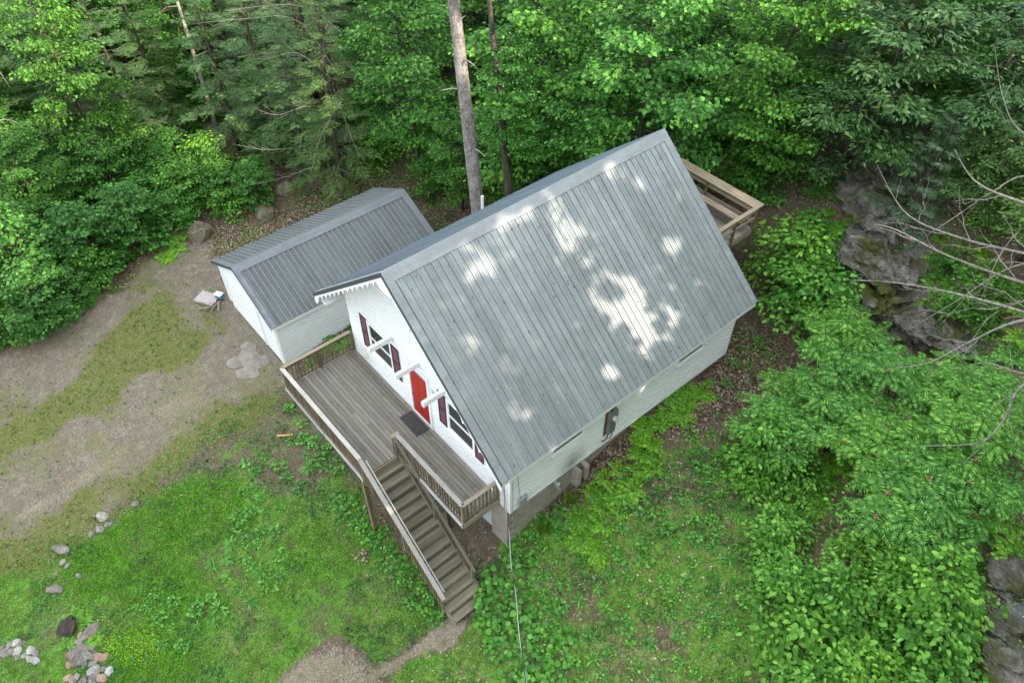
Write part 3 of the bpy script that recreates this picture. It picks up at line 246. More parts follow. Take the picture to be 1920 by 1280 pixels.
leafmat('litter', (.13, .075, .045), (.25, .165, .105), (.50, .39, .28), trans=.05, tw=(1, 1, 1), clump=2)
leafmat('seed_head', (.22, .13, .07), (.34, .22, .13), (.45, .31, .2), trans=.05, tw=(1, 1, 1))
def simple(name, col, rough=.6, metal=0, var=.12, sc=6, bump=.15, stretch=(1, 1, 1), tint=.0, spec=.5):
    t = NT(name); nz = t.noise(t.pos(stretch), sc, 5, .6)
    c = t.ramp(nz, (.25, tuple(x*(1-var) for x in col)), (.75, tuple(min(1, x*(1+var)) for x in col)))
    if tint:
        c = t.mix(1, c, t.ramp(t.rand(), (0, tuple(1-tint*k for k in (1, 1, 1))), (.35, (1, 1, 1)), (.7, (1-tint*.2, 1-tint*.5, 1-tint*.7)), (1, (1+tint*.6,)*3)), 'MULTIPLY')
    M[name] = t.fin(c, rough, metal, nz, bump, .01, spec); return M[name]
def wood(name, col, axis, tint=.28, green=.25):
    st = {'x': (1.2, 22, 22), 'y': (22, 1.2, 22), 'z': (22, 22, 1.2)}[axis]
    t = NT(name); g = t.noise(t.pos(st), 1.6, 6, .65, .6); big = t.noise(t.pos(), 1.1, 4, .6); fine = t.noise(t.pos(), 14, 4)
    c = t.ramp(g, (.25, tuple(x*.55 for x in col)), (.5, col), (.78, tuple(x*1.45 for x in col)))
    c = t.mix(t.ramp(big, (.42, 0.0), (.68, green*1.6)), c, (.095, .090, .045))
    c = t.mix(t.ramp(fine, (.62, 0.0), (.75, .35)), c, (.30, .29, .25))
    c = t.mix(1, c, t.ramp(big, (.3, .82), (.7, 1.2)), 'MULTIPLY')
    c = t.mix(1, c, t.ramp(t.rand(), (0, 1-tint), (.5, 1.0), (1, 1+tint)), 'MULTIPLY')
    M[name] = t.fin(c, .75, 0, g, .5, .01, .25)
wood('deck_wood', (.225, .205, .175), 'x'); wood('step_wood', (.21, .185, .135), 'y', green=.35)
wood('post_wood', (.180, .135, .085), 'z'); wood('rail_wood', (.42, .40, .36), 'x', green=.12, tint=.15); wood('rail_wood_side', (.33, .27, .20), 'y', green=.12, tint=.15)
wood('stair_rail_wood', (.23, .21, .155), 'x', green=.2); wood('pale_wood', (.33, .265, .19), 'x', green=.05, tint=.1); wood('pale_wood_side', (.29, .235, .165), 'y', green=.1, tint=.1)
wood('under_wood', (.42, .42, .40), 'x', green=.05, tint=.1)
def metalroof(name, col, dirt, axis_st, rough=.42, metal=.35, pitch=.2294, ribc=(.50, 1.12, .80)):
    t = NT(name); st = t.noise(t.pos(axis_st), 1.0, 5, .6); blot = t.noise(t.pos(), .55, 5, .62); fine = t.noise(t.pos(), 26, 4, .7); sp = t.noise(t.pos(), 9, 2, .5)
    c = t.ramp(st, (.30, tuple(x*.78 for x in col)), (.5, col), (.70, tuple(x*1.26 for x in col)))
    c = t.mix(t.ramp(blot, (.40, 0.0), (.66, .4)), c, dirt)
    mo = t.noise(t.pos(), 3.2, 7, .75); c = t.mix(1, c, t.ramp(mo, (.3, .88), (.7, 1.12)), 'MULTIPLY')
    c = t.mix(t.ramp(fine, (.56, 0.0), (.72, .45)), c, tuple(x*.45 for x in dirt))
    c = t.mix(t.ramp(sp, (.74, 0.0), (.79, .5)), c, (.10, .06, .035))
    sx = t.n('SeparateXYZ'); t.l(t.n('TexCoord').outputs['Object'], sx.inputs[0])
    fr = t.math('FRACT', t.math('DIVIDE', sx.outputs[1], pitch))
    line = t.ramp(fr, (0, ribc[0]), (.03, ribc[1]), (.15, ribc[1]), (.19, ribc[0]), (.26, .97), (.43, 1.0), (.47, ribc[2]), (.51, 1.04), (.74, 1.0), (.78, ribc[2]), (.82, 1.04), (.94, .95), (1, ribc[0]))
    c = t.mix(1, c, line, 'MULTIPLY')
    rr = t.ramp(blot, (.3, rough-.08), (.7, rough+.15))
    c = t.mix(1, c, t.ramp(t.rand(), (0, .95), (1, 1.05)), 'MULTIPLY')
    M[name] = t.fin(c, rr, metal, fine, .12, .004)
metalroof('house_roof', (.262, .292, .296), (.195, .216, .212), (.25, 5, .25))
metalroof('house_roof_shaded', (.135, .175, .205), (.11, .145, .17), (.25, 5, .25), .5, .2)  # left slope's weaker light put into a darker copy of the roof metal
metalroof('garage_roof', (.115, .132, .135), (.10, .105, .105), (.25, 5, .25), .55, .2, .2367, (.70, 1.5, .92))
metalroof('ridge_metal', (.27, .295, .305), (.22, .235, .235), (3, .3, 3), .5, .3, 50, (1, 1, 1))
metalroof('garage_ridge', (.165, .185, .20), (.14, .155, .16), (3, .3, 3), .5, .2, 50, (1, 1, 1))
simple('rib_metal', (.21, .235, .235), .5, .2, var=.2); simple('dark_flashing', (.055, .07, .08), .5, .2)
def siding(name, col, grime):
    t = NT(name); a = t.noise(t.pos(), .45, 4, .6); b = t.noise(t.pos((1, 1, 3)), 7, 4, .7)
    c = t.ramp(b, (.2, tuple(x*.985 for x in col)), (.8, tuple(min(1, x*1.01) for x in col)))
    c = t.mix(t.ramp(a, (.55, 0.0), (.85, .45)), c, grime)
    sp_ = t.n('SeparateXYZ'); t.l(t.n('NewGeometry').outputs['Position'], sp_.inputs[0])      # soot stain low on the side wall, green algae at the foot of the front wall
    def near(x, a, w_): return t.ramp(t.math('ABSOLUTE', t.math('SUBTRACT', x, a)), (0, 1.0), (w_, 0.0))
    m1 = t.math('MULTIPLY', t.math('MULTIPLY', near(sp_.outputs[1], 2.55, .75), near(sp_.outputs[2], .05, .8)), t.ramp(sp_.outputs[0], (.84, 0.0), (.85, 1.0)) if False else t.math('GREATER_THAN', sp_.outputs[0], 8.4))
    c = t.mix(t.math('MULTIPLY', m1, t.ramp(b, (.3, .5), (.7, 1.0))), c, (.10, .10, .095))
    m2 = t.math('MULTIPLY', t.math('MULTIPLY', near(sp_.outputs[0], .75, .5), near(sp_.outputs[2], .35, .5)), t.math('LESS_THAN', sp_.outputs[1], .1))
    c = t.mix(t.math('MULTIPLY', m2, t.ramp(b, (.4, 0.0), (.6, .8))), c, (.35, .42, .12))
    M[name] = t.fin(c, .5)
siding('white_siding', (.80, .82, .82), (.66, .71, .69)); siding('garage_siding', (.75, .78, .78), (.58, .64, .58))
simple('white_trim', (.80, .81, .80), .45, var=.05); simple('door_red', (.36, .018, .010), .4, var=.15, stretch=(1, 1, .2)); simple('shutter_burgundy', (.075, .014, .030), .45, var=.12)
simple('sash_grey', (.35, .37, .37), .4, var=.05); simple('brass', (.45, .33, .12), .35, .9); simple('black_paint', (.02, .02, .02), .45)
t = NT('window_glass'); t.b.inputs['Base Color'].default_value = (.022, .03, .033, 1); t.b.inputs['Roughness'].default_value = .06; t.b.inputs['Specular IOR Level'].default_value = .9; M['window_glass'] = t.m
simple('curtain', (.35, .36, .35), .8)
simple('concrete_block', (.30, .275, .225), .9, var=.22, sc=5, bump=.5, tint=.15); simple('mortar', (.24, .225, .19), .95, bump=.4)
simple('basement_blue', (.52, .60, .64), .6, var=.08); simple('rubber_mat', (.035, .036, .036), .85, var=.3, sc=30, bump=.6); simple('mat_letter', (.085, .085, .08), .8)
simple('meter_grey', (.20, .20, .185), .5, .3, var=.25, sc=9); simple('meter_board', (.14, .07, .045), .8); simple('utility_grey', (.26, .28, .28), .5); simple('meter_glass', (.50, .55, .55), .15)
simple('cable_black', (.02, .02, .022), .5); simple('cable_pale', (.50, .50, .48), .5); simple('pipe_white', (.72, .72, .70), .5); simple('duct_metal', (.30, .31, .30), .4, .5)
simple('crate_blue', (.08, .16, .34), .5); simple('weathered_board', (.42, .36, .34), .85, var=.25, sc=8); simple('concrete_apron', (.23, .205, .17), .9, var=.35, sc=3, bump=.6); simple('orange_wood', (.55, .30, .13), .8)
def bark(name, a, b, lich):
    t = NT(name); g = t.noise(t.pos((3.2, 3.2, 1.3)), 3.4, 8, .85, 1.6); n2 = t.noise(t.pos(), 2.2, 5)
    c = t.ramp(g, (.40, tuple(x*.45 for x in a)), (.48, a), (.58, b)); c = t.mix(t.ramp(n2, (.5, 0.0), (.68, .55)), c, lich)
    M[name] = t.fin(c, .9, 0, g, 1.0, .08, .2)
bark('pine_bark', (.17, .15, .135), (.42, .395, .37), (.42, .42, .39)); bark('brown_bark', (.055, .045, .036), (.16, .135, .11), (.13, .145, .10)); bark('pale_bark', (.28, .25, .21), (.50, .47, .41), (.42, .42, .37)); bark('young_bark', (.05, .045, .03), (.12, .11, .07), (.09, .12, .05))
def rock(name, a, b, c3, moss=.5):
    t = NT(name); g = t.noise(t.pos((1, 1, 1.6)), 1.7, 8, .68, .5); f = t.noise(t.pos(), 11, 6, .7); m = t.noise(t.pos(), .8, 5, .65)
    c = t.ramp(g, (.3, a), (.5, b), (.72, c3)); c = t.mix(t.ramp(f, (.35, .5), (.6, 0.0)), c, tuple(x*.4 for x in a))
    c = t.mix(t.ramp(f, (.66, 0.0), (.72, .6)), c, (.40, .42, .38))
    if moss: c = t.mix(t.ramp(m, (.46, 0.0), (.58, moss)), c, (.055, .062, .012))
    c = t.mix(1, c, t.ramp(t.rand(), (0, .8), (1, 1.2)), 'MULTIPLY')
    M[name] = t.fin(c, .8, 0, t.math('ADD', f, t.math('MULTIPLY', g, 1.5)), .9, .07, .3)
rock('ledge_rock', (.045, .042, .034), (.155, .15, .12), (.32, .315, .28), .98); rock('field_stone', (.13, .115, .10), (.26, .235, .205), (.42, .38, .33), 0); rock('boulder_rock', (.09, .075, .045), (.21, .18, .13), (.32, .29, .23), .5)
rock('rust_stone', (.20, .12, .08), (.38, .24, .17), (.52, .38, .30), 0); rock('dark_stump', (.03, .022, .02), (.075, .058, .05), (.14, .12, .11), .1); rock('pale_stone', (.25, .24, .22), (.42, .40, .37), (.56, .54, .50), 0)
t = NT('wet_water'); t.b.inputs['Base Color'].default_value = (.03, .032, .03, 1); t.b.inputs['Roughness'].default_value = .12
nz = t.noise(t.pos(), 5, 5); bp = t.n('Bump'); bp.inputs['Strength'].default_value = .5; bp.inputs['Distance'].default_value = .03; t.l(nz, bp.inputs['Height']); t.l(bp.outputs[0], t.b.inputs['Normal']); M['wet_water'] = t.m
# ground: masks painted per vertex (where gravel, grass, litter, rock, moss and bare path lie); grain from noise
t = NT('ground')
a1 = t.n('Attribute', attribute_name='m1').outputs['Color']; a2 = t.n('Attribute', attribute_name='m2').outputs['Color']
s1 = t.n('SeparateColor'); t.l(a1, s1.inputs[0]); s2 = t.n('SeparateColor'); t.l(a2, s2.inputs[0])
P0 = t.pos(); nf = t.noise(P0, 15, 6, .82); nm = t.noise(P0, 7, 6, .7); nb = t.noise(P0, 1.1, 5, .6)
n4 = t.noise(P0, 2.6, 8, .78); n5 = t.noise(P0, .5, 5, .7)
vo = t.n('TexVoronoi'); vo.inputs['Scale'].default_value = 13; t.l(P0, vo.inputs[0]); vr = t.n('SeparateColor'); t.l(vo.outputs['Color'], vr.inputs[0])
litter = t.ramp(vr.outputs[0], (0, (.05, .035, .024)), (.45, (.105, .072, .048)), (.75, (.19, .135, .095)), (.9, (.30, .23, .17)), (1, (.44, .36, .28)))
litter = t.mix(t.ramp(nm, (.4, .75), (.62, 0.0)), litter, (.035, .025, .016))
gravel = t.ramp(nf, (.3, (.06, .05, .042)), (.46, (.150, .118, .090)), (.58, (.24, .205, .17)), (.70, (.45, .42, .38)))
gravel = t.mix(t.ramp(nb, (.38, 0.0), (.66, .7)), gravel, t.mix(nf, (.075, .062, .042), (.24, .195, .135)))
gravel = t.mix(t.ramp(nm, (.52, 0.0), (.66, .6)), gravel, t.mix(nf, (.06, .075, .022), (.17, .18, .07)))
grass = t.ramp(nf, (.33, (.028, .060, .010)), (.5, (.085, .165, .024)), (.66, (.19, .31, .06)))
grass = t.mix(t.ramp(nm, (.6, 0.0), (.75, .6)), grass, (.14, .115, .07))
grass = t.mix(t.ramp(t.noise(P0, 3.4, 6, .7), (.55, 0.0), (.64, .8)), grass, t.mix(nf, (.10, .09, .045), (.30, .24, .15)))
grass = t.mix(t.ramp(n5, (.42, .55), (.55, 0.0)), grass, t.mix(nf, (.04, .12, .012), (.12, .32, .03)))
grass = t.mix(1, grass, t.ramp(n4, (.36, .5), (.5, 1.0), (.62, 1.35)), 'MULTIPLY')
gravel = t.mix(t.ramp(n4, (.5, 0.0), (.62, .7)), gravel, t.mix(nf, (.17, .14, .10), (.40, .35, .28)))
gravel = t.mix(t.ramp(n5, (.52, 0.0), (.62, .5)), gravel, t.mix(nf, (.10, .12, .03), (.22, .22, .08)))
path = t.ramp(nf, (.3, (.13, .105, .075)), (.55, (.27, .225, .165)), (.75, (.46, .40, .32)))
path = t.mix(t.ramp(n4, (.50, 0.0), (.6, .8)), path, t.mix(nf, (.10, .09, .05), (.22, .19, .13)))
moss = t.ramp(nf, (.32, (.06, .07, .018)), (.5, (.125, .135, .035)), (.68, (.24, .235, .10)))
moss = t.mix(t.ramp(nf, (.55, 0.0), (.62, .6)), moss, gravel)
rk = t.ramp(nm, (.3, (.05, .048, .042)), (.6, (.16, .155, .14)), (.8, (.27, .265, .25))); rk = t.mix(t.ramp(nb, (.45, 0.0), (.6, .7)), rk, (.05, .055, .012))
dark = t.ramp(nf, (.3, (.05, .038, .026)), (.5, (.13, .10, .07)), (.7, (.24, .20, .15)))
jit = t.math('MULTIPLY', t.math('SUBTRACT', t.math('ADD', t.math('MULTIPLY', nf, .45), t.math('MULTIPLY', n4, .55)), .5), 3.4)
def sharp(m): return t.math('SMOOTHSTEP', 0, 0) if False else t.ramp(t.math('ADD', m, jit), (.30, 0.0), (.72, 1.0))
c = t.mix(sharp(s1.outputs[2]), dark, litter)
c = t.mix(sharp(s1.outputs[0]), c, gravel); c = t.mix(sharp(s2.outputs[2]), c, path); c = t.mix(sharp(s1.outputs[1]), c, grass)
c = t.mix(sharp(s2.outputs[1]), c, moss); c = t.mix(sharp(s2.outputs[0]), c, rk)
hgt = t.math('ADD', t.math('MULTIPLY', nf, .4), nm)
M['ground'] = t.fin(c, .95, 0, hgt, .8, .06, .15)
# ------------------------------------------------------------ terrain
CP = np.array(CPTS, float)
def _U(r2): return np.where(r2 > 1e-9, r2*np.log(r2+1e-12), 0)
_n = len(CP); _A = np.zeros((_n+3, _n+3)); _A[:_n, :_n] = _U(((CP[:, None, :2]-CP[None, :, :2])**2).sum(-1)) + np.eye(_n)*2.0
_A[:_n, _n] = 1; _A[:_n, _n+1:] = CP[:, :2]; _A[_n, :_n] = 1; _A[_n+1:, :_n] = CP[:, :2].T
_W = np.linalg.solve(_A, np.concatenate([CP[:, 2], [0, 0, 0]]))
def hz0(x, y):
    x = np.asarray(x, float); y = np.asarray(y, float); s = _W[_n] + _W[_n+1]*x + _W[_n+2]*y
    for i in range(_n): s = s + _W[i]*_U((x-CP[i, 0])**2+(y-CP[i, 1])**2)
    return s
def masks(x, y):
    z = lambda k, **q: zone(x, y, Z[k], **q)
    n1 = fbm(x, y, 1.6, 4); n2 = fbm(x, y, .7, 8)
    drive = z('drive'); tracks = z('tracks', seed=3); med = z('median', seed=5); path = z('path', fe=.2, jit=.3); lawn = z('lawn', seed=7); rl = z('rlawn', seed=2); yd = z('yard_dirt', seed=6)
    br = np.maximum(z('bright', seed=1), z('bright2', seed=1)); und = z('dirt_under', fe=.2, jit=.2); rockz = z('moss_rock', seed=4); creek = z('creek', fe=.2, jit=.3); bank = z('litter_bank', fe=.3)
    gravel = np.clip(drive*(1.0), 0, 1)
    sp = z('sparse', fe=.4, seed=11); sunny = z('sunny', fe=.4)
    grass = np.clip(lawn*(.6+1.1*(n1-.35))-sp*(.75-1.6*(n2-.45)) + rl*(.75+1.6*(n1-.45)) - path*1.2 - und, 0, 1)
    low = z('lowgrass', seed=15, fe=.4)
    moss = np.clip(med*(.75+1.4*(n1-.35)) + low*(.65+1.2*(n2-.4)) + (drive-tracks*.7)*(n1-.38)*1.6, 0, 1)*(1-path)
    litter = np.clip(np.maximum(np.maximum(yd*.8, rl*.6), np.maximum(bank, .35+.6*(n1-.3))), 0, 1)*(1-drive)*(1-lawn*.6)
    return dict(gravel=gravel, grass=grass, litter=litter, rock=np.clip(rockz*(.4+n2)+creek, 0, 1), moss=moss, path=np.clip(path*(.35+1.5*(n1-.2))+tracks*(.25+1.2*(n1-.35))+und*.35+sp*(n2-.35)*1.2, 0, 1), sparse=sp, sunny=sunny, bright=br, lawn=lawn, rl=rl, drive=drive, med=med, yard=yd, under=und, tracks=tracks, bank=bank, creek=creek)
def hz(x, y):
    x = np.asarray(x, float); y = np.asarray(y, float)
    h = hz0(x, y) + (fbm(x, y, 3.0, 12)-.5)*.25
    return h
def H(x, y): return float(hz(np.array([x]), np.array([y]))[0])
def axis_pts(a, b, lo, hi, s):
    mid = list(np.arange(a, b, s)); l = [a]; st = s
    while l[-1] > lo: st *= 1.25; l.append(l[-1]-st)
    r = [mid[-1]]; st = s
    while r[-1] < hi: st *= 1.25; r.append(r[-1]+st)
    return np.array(l[::-1][:-1]+mid+r[1:])
gx = axis_pts(-21, 23, -150, 130, .125); gy = axis_pts(-16, 19, -120, 180, .125)
X, Y = np.meshgrid(gx, gy, indexing='xy'); mk = masks(X.ravel(), Y.ravel())
Zg = hz(X.ravel(), Y.ravel()) + (fbm(X.ravel(), Y.ravel(), .5, 30)-.5)*.07
V = np.stack([X.ravel(), Y.ravel(), Zg], 1); nx, ny = len(gx), len(gy); ii = np.arange(nx*ny).reshape(ny, nx)
F_ = np.stack([ii[:-1, :-1], ii[:-1, 1:], ii[1:, 1:], ii[1:, :-1]], -1).reshape(-1, 4)
me = npmesh('ground', V, F_, True)
for nm_, ch in (('m1', ('gravel', 'grass', 'litter')), ('m2', ('rock', 'moss', 'path'))):
    at = me.color_attributes.new(nm_, 'FLOAT_COLOR', 'POINT'); at.data.foreach_set('color', np.stack([mk[k] for k in ch]+[np.ones(len(V))], 1).astype(np.float32).ravel())
tag(link('ground', me, M['ground']), kind='structure')

# ------------------------------------------------------------ house
Wd, Ln = 8.56, 10.33; XR, ZR, SL = 4.28, 7.01, .85
def zroof(x): return ZR - SL*abs(x-XR)
house = empty('house', (0, 0, 0), label='white chalet style house with a steep grey ribbed metal roof and red front door', cat='house')
def gable(y, zb, name):
    m = MB(); zt = .16
    m.prism([(.03, zb), (Wd-.03, zb), (Wd-.03, zroof(Wd)-zt), (XR, ZR-zt), (.03, zroof(0)-zt)], 'y', y, y+.12)
    return m.build(name, M['white_siding'], house)
gable(.016, -.30, 'wall'); gable(Ln-.136, -.30, 'wall')
for x0 in (.0, Wd-.12): MB().box(x0+(.014 if x0 == 0 else .0), x0+(.12 if x0 == 0 else .106), .12, Ln-.12, -.30, 3.1).build('wall', M['white_siding'], house)
CO = .152
def side_siding(x, sgn, y0, y1, z0, z1, par, mat, name='siding', holes=()):
    m = MB(); k = 0; z = z0
    while z < z1-.01:
        zt = min(z+CO, z1); segs = [(y0, y1)]
        for (a, b, c, d) in holes:
            if zt > c and z < d: segs = [s for q in segs for s in ((q[0], min(q[1], a)), (max(q[0], b), q[1])) if s[1]-s[0] > .01]
        for a, b in segs:
            xo = x+sgn*.034; xi = x-sgn*.012; z1_, z2_ = z+(zt-z)*.62, z+(zt-z)*.66
            m.quad((xo, a, z), (xo, b, z), (xo, b, z1_), (xo, a, z1_)); m.quad((xo, a, z1_), (xo, b, z1_), (xi, b, z2_), (xi, a, z2_)); m.quad((xi, a, z2_), (xi, b, z2_), (xi, b, zt), (xi, a, zt)); m.quad((x, a, z), (x, b, z), (xo, b, z), (xo, a, z))
        z += CO
    o = link(name, None if False else m_mesh(m, name), mat, par); return tag(o, kind='stuff')
def m_mesh(m, name):
    me = bpy.data.meshes.new(name); me.from_pydata(m.v, [], m.f); me.update(); return me
def front_siding(y, x0f, x1f, z0, z1, par, mat, holes=(), sgn=-1):
    m = MB(); z = z0
    while z < z1-.01:
        zt = min(z+CO, z1); xa, xb = x0f(z), x1f(z); ya, yb = y+sgn*.034, y-sgn*.012; z1_, z2_ = z+(zt-z)*.62, z+(zt-z)*.66
        segs = [(xa, xb)]
        for (a, b, c, d) in holes:
            if zt > c and z < d: segs = [s for q in segs for s in ((q[0], min(q[1], a)), (max(q[0], b), q[1])) if s[1]-s[0] > .01]
        for a, b in segs:
            if b-a < .02: continue
            m.quad((a, ya, z), (b, ya, z), (b, ya, z1_), (a, ya, z1_)); m.quad((a, ya, z1_), (b, ya, z1_), (b, yb, z2_), (a, yb, z2_)); m.quad((a, yb, z2_), (b, yb, z2_), (b, yb, zt), (a, yb, zt)); m.quad((a, y, z), (b, y, z), (b, ya, z), (a, ya, z))
        z += CO
    return tag(link('siding', m_mesh(m, 'siding'), mat, par), kind='stuff')
WIN_F = [(1.25, 2.64, 1.02, 2.50), (5.60, 6.96, 1.02, 2.50)]; DOOR = (3.56, 4.66, .02, 2.45)
xa = lambda z: max(.08, XR-(ZR-.2-z)/SL); xb = lambda z: min(Wd-.08, XR+(ZR-.2-z)/SL)
front_siding(.0, xa, xb, -.30, ZR-.35, house, M['white_siding'], holes=WIN_F+[DOOR])
front_siding(Ln, xa, xb, -.30, ZR-.35, house, M['white_siding'], sgn=1)
WIN_R = [(1.62, 2.95, 1.22, 2.5), (7.32, 8.65, 1.22, 2.5)]
side_siding(Wd, 1, .07, Ln-.07, -.30, 3.0, house, M['white_siding'], holes=WIN_R); side_siding(0, -1, .07, Ln-.07, -.30, 3.0, house, M['white_siding'])
for cx in (0, Wd):
    for cy in (0, Ln):
        MB().box(cx-(.03 if cx == 0 else .07), cx+(.07 if cx == 0 else .03), cy-(.03 if cy == 0 else .07), cy+(.07 if cy == 0 else .03), -.33, 3.05).build('corner_trim', M['white_trim'], house)
def window(x0, x1, z0, z1, par, mullion=True):
    f = MB(); y = -.04
    for a, b, c, d in ((x0, x0+.07, z0, z1), (x1-.07, x1, z0, z1), (x0+.07, x1-.07, z1-.07, z1), (x0+.07, x1-.07, z0, z0+.07)): f.box(a, b, y-.02, y+.05, c, d)
    wf = f.build('window', M['white_trim'], par)
    MB().box(x0+.07, x1-.07, -.028, -.018, z0+.07, z1-.07).build('pane', M['window_glass'], wf)
    s = MB(); zm = (z0+z1)/2
    s.box(x0+.07, x1-.07, -.048, -.03, zm-.035, zm+.035)
    for a in (x0+.07, x1-.11): s.box(a, a+.04, -.044, -.029, z0+.07, z1-.07)
    s.box(x0+.11, x1-.11, -.044, -.029, z0+.07, z0+.12); s.box(x0+.11, x1-.11, -.044, -.029, z1-.12, z1-.07)
    s.build('sash', M['white_trim'], wf)
    MB().box(x0-.03, x1+.03, -.10, -.025, z0-.045, z0-.003).build('sill', M['white_trim'], wf)
for q in WIN_F: window(*q, house)
def shutter(x0, x1, z0, z1):
    m = MB(); y0, y1 = -.062, -.026
    for a, b, c, d in ((x0, x0+.05, z0, z1), (x1-.05, x1, z0, z1), (x0+.05, x1-.05, z1-.07, z1), (x0+.05, x1-.05, z0, z0+.07), (x0+.05, x1-.05, (z0+z1)/2-.035, (z0+z1)/2+.035)): m.box(a, b, y0, y1, c, d)
    o = m.build('shutter', M['shutter_burgundy'], house)
    s = MB(); z = z0+.08
    while z < z1-.09:
        if abs(z-(z0+z1)/2) > .05: s.quad((x0+.05, y0+.006, z), (x1-.05, y0+.006, z), (x1-.05, y1-.008, z+.035), (x0+.05, y1-.008, z+.035))
        z += .037
    s.build('louvre', M['shutter_burgundy'], o, kind='stuff')
for q in ((.82, 1.22), (2.67, 3.09), (5.17, 5.57), (6.99, 7.38)): shutter(q[0], q[1], 1.0, 2.52)
# front door
d = MB().box(3.66, 4.56, -.035, -.01, .10, 2.30); dr = d.build('door', M['door_red'], house)
for x0 in (3.76, 4.15):
    for a, b in ((.25, .95), (1.12, 2.12)): MB().box(x0, x0+.31, -.042, -.033, a, b).build('door_panel', M['door_red'], dr, bevel=.004)
MB().tube([(3.75, -.035, 1.05), (3.75, -.10, 1.05)], [.02, .035], 8).build('handle', M['brass'], dr)
f = MB(); f.box(3.50, 3.64, -.06, -.004, .0, 2.42); f.box(4.58, 4.70, -.06, -.004, .0, 2.42); f.box(3.50, 4.70, -.07, -.004, 2.422, 2.54); f.box(3.64, 4.58, -.055, -.004, .0, .085)
f.build('door_frame', M['white_trim'], house)
MB().box(3.642, 4.578, -.058, -.046, 2.305, 2.415).build('door_closer', M['sash_grey'], house)
cu = bpy.data.curves.new('house_number', 'FONT'); cu.body = '23'; cu.size = .21; cu.extrude = .004
tx0 = bpy.data.objects.new('tmp', cu); COL.objects.link(tx0); bpy.context.view_layer.update(); tme = bpy.data.meshes.new_from_object(tx0.evaluated_get(bpy.context.evaluated_depsgraph_get())); bpy.data.objects.remove(tx0); tme.materials.clear(); tx = link('house_number', tme, M['black_paint'], house); tx.location = (4.80, -.033, 2.08); tx.rotation_euler = (PI/2, 0, 0)
for x in (2.78, 4.22, 5.62):
    b = MB().box(x-.06, x+.06, -.86, -.02, 2.77, 2.96).build('beam', M['white_trim'], house, bevel=.006)
    MB().box(x-.066, x+.066, -.875, -.862, 2.765, 2.965).build('beam_cap', M['white_trim'], b)
for k, (a, b) in enumerate(((3.30, 5.26),)):   # loft vent high in the gable
    MB().box(3.98, 4.58, -.05, -.02, 4.1, 4.9).build('attic_vent', M['sash_grey'], house)
# right side windows under the eave
for y0, y1, z0, z1 in WIN_R:
    f = MB(); x = Wd
    for a, b, c, e in ((y0, y0+.06, z0, z1), (y1-.06, y1, z0, z1), (y0+.06, y1-.06, z0, z0+.04), (y0+.06, y1-.06, z1-.06, z1)): f.box(x-.02, x+.030, a, b, c, e)
    wf = f.build('window', M['white_trim'], house); MB().box(x+.004, x+.012, y0+.06, y1-.06, z0+.06, z1-.06).build('pane', M['window_glass'], wf)
    MB().box(x+.014, x+.034, y0+.06, y1-.06, (z0+z1)/2-.02, (z0+z1)/2+.02).build('sash', M['sash_grey'], wf)
    MB().box(x+.02, x+.09, y0-.04, y1+.04, z0-.05, z0-.003).build('sill', M['white_trim'], wf)
# roof: 12 ribbed metal panels a side
YF, YB, NP = -.82, 10.19+.0, 12; PW = (YB-YF)/NP
def panel_mesh(length, pw, nrib, name, sgn=1, rh=.032):
    prof = []; st = pw/nrib
    for i in range(nrib):
        y = i*st
        prof += [(y, 0), (y+.010, rh), (y+.032, rh), (y+.044, 0)]
        for k in (1/3, 2/3): yy = y+.044+(st-.044)*k; prof += [(yy-.014, 0), (yy, rh*.4), (yy+.014, 0)]
    prof.append((pw, 0)); n = len(prof); v = []; f = []
    for s_ in (0, length):
        for y, h in prof: v.append((s_, y, h))
    for i in range(n-1): f.append((i, n+i, n+i+1, i+1))
    b0 = len(v); v += [(0, 0, -.012), (0, pw, -.012), (length, 0, -.012), (length, pw, -.012)]; f += [(b0, b0+1, b0+3, b0+2)]
    for q in ((b0, b0+2, n, 0),): f.append(q)
    f.append((b0+1, n-1, 2*n-1, b0+3))
    me = bpy.data.meshes.new(name); me.from_pydata(v, [], f); me.update(); return me
th = math.atan(SL); rl_ = (9.21-XR)/math.cos(th)
def roof_side(par, xr, zr, slope, xe, yf, npan, pw, mat, sgn, nrib=4, rib=None):
    th = math.atan(slope); length = abs(xe-xr)/math.cos(th)
    me = panel_mesh(length, pw, nrib, 'roof_panel')
    for i in range(npan):
        o = link('roof_panel', me, None, par); 
        if not me.materials:
            me.materials.append(mat)
            if rib: 
                me.materials.append(rib)
                for pi, pg in enumerate(me.polygons):
                    if pg.vertices[0] < 10*nrib and len(pg.vertices) == 4 and pi % 10 in (0, 1, 2) and pi < 10*nrib: pg.material_index = 1
        if sgn > 0: o.matrix_local = Matrix.Translation((xr, yf+i*pw, zr)) @ Matrix.Rotation(th, 4, 'Y')
        else: o.matrix_local = Matrix.Translation((xr, yf+(i+1)*pw, zr)) @ Matrix.Rotation(PI, 4, 'Z') @ Matrix.Rotation(th, 4, 'Y')
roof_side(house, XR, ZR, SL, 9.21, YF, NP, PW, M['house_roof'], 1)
roof_side(house, XR, ZR, SL, -.65, YF, NP, PW, M['house_roof_shaded'], -1)
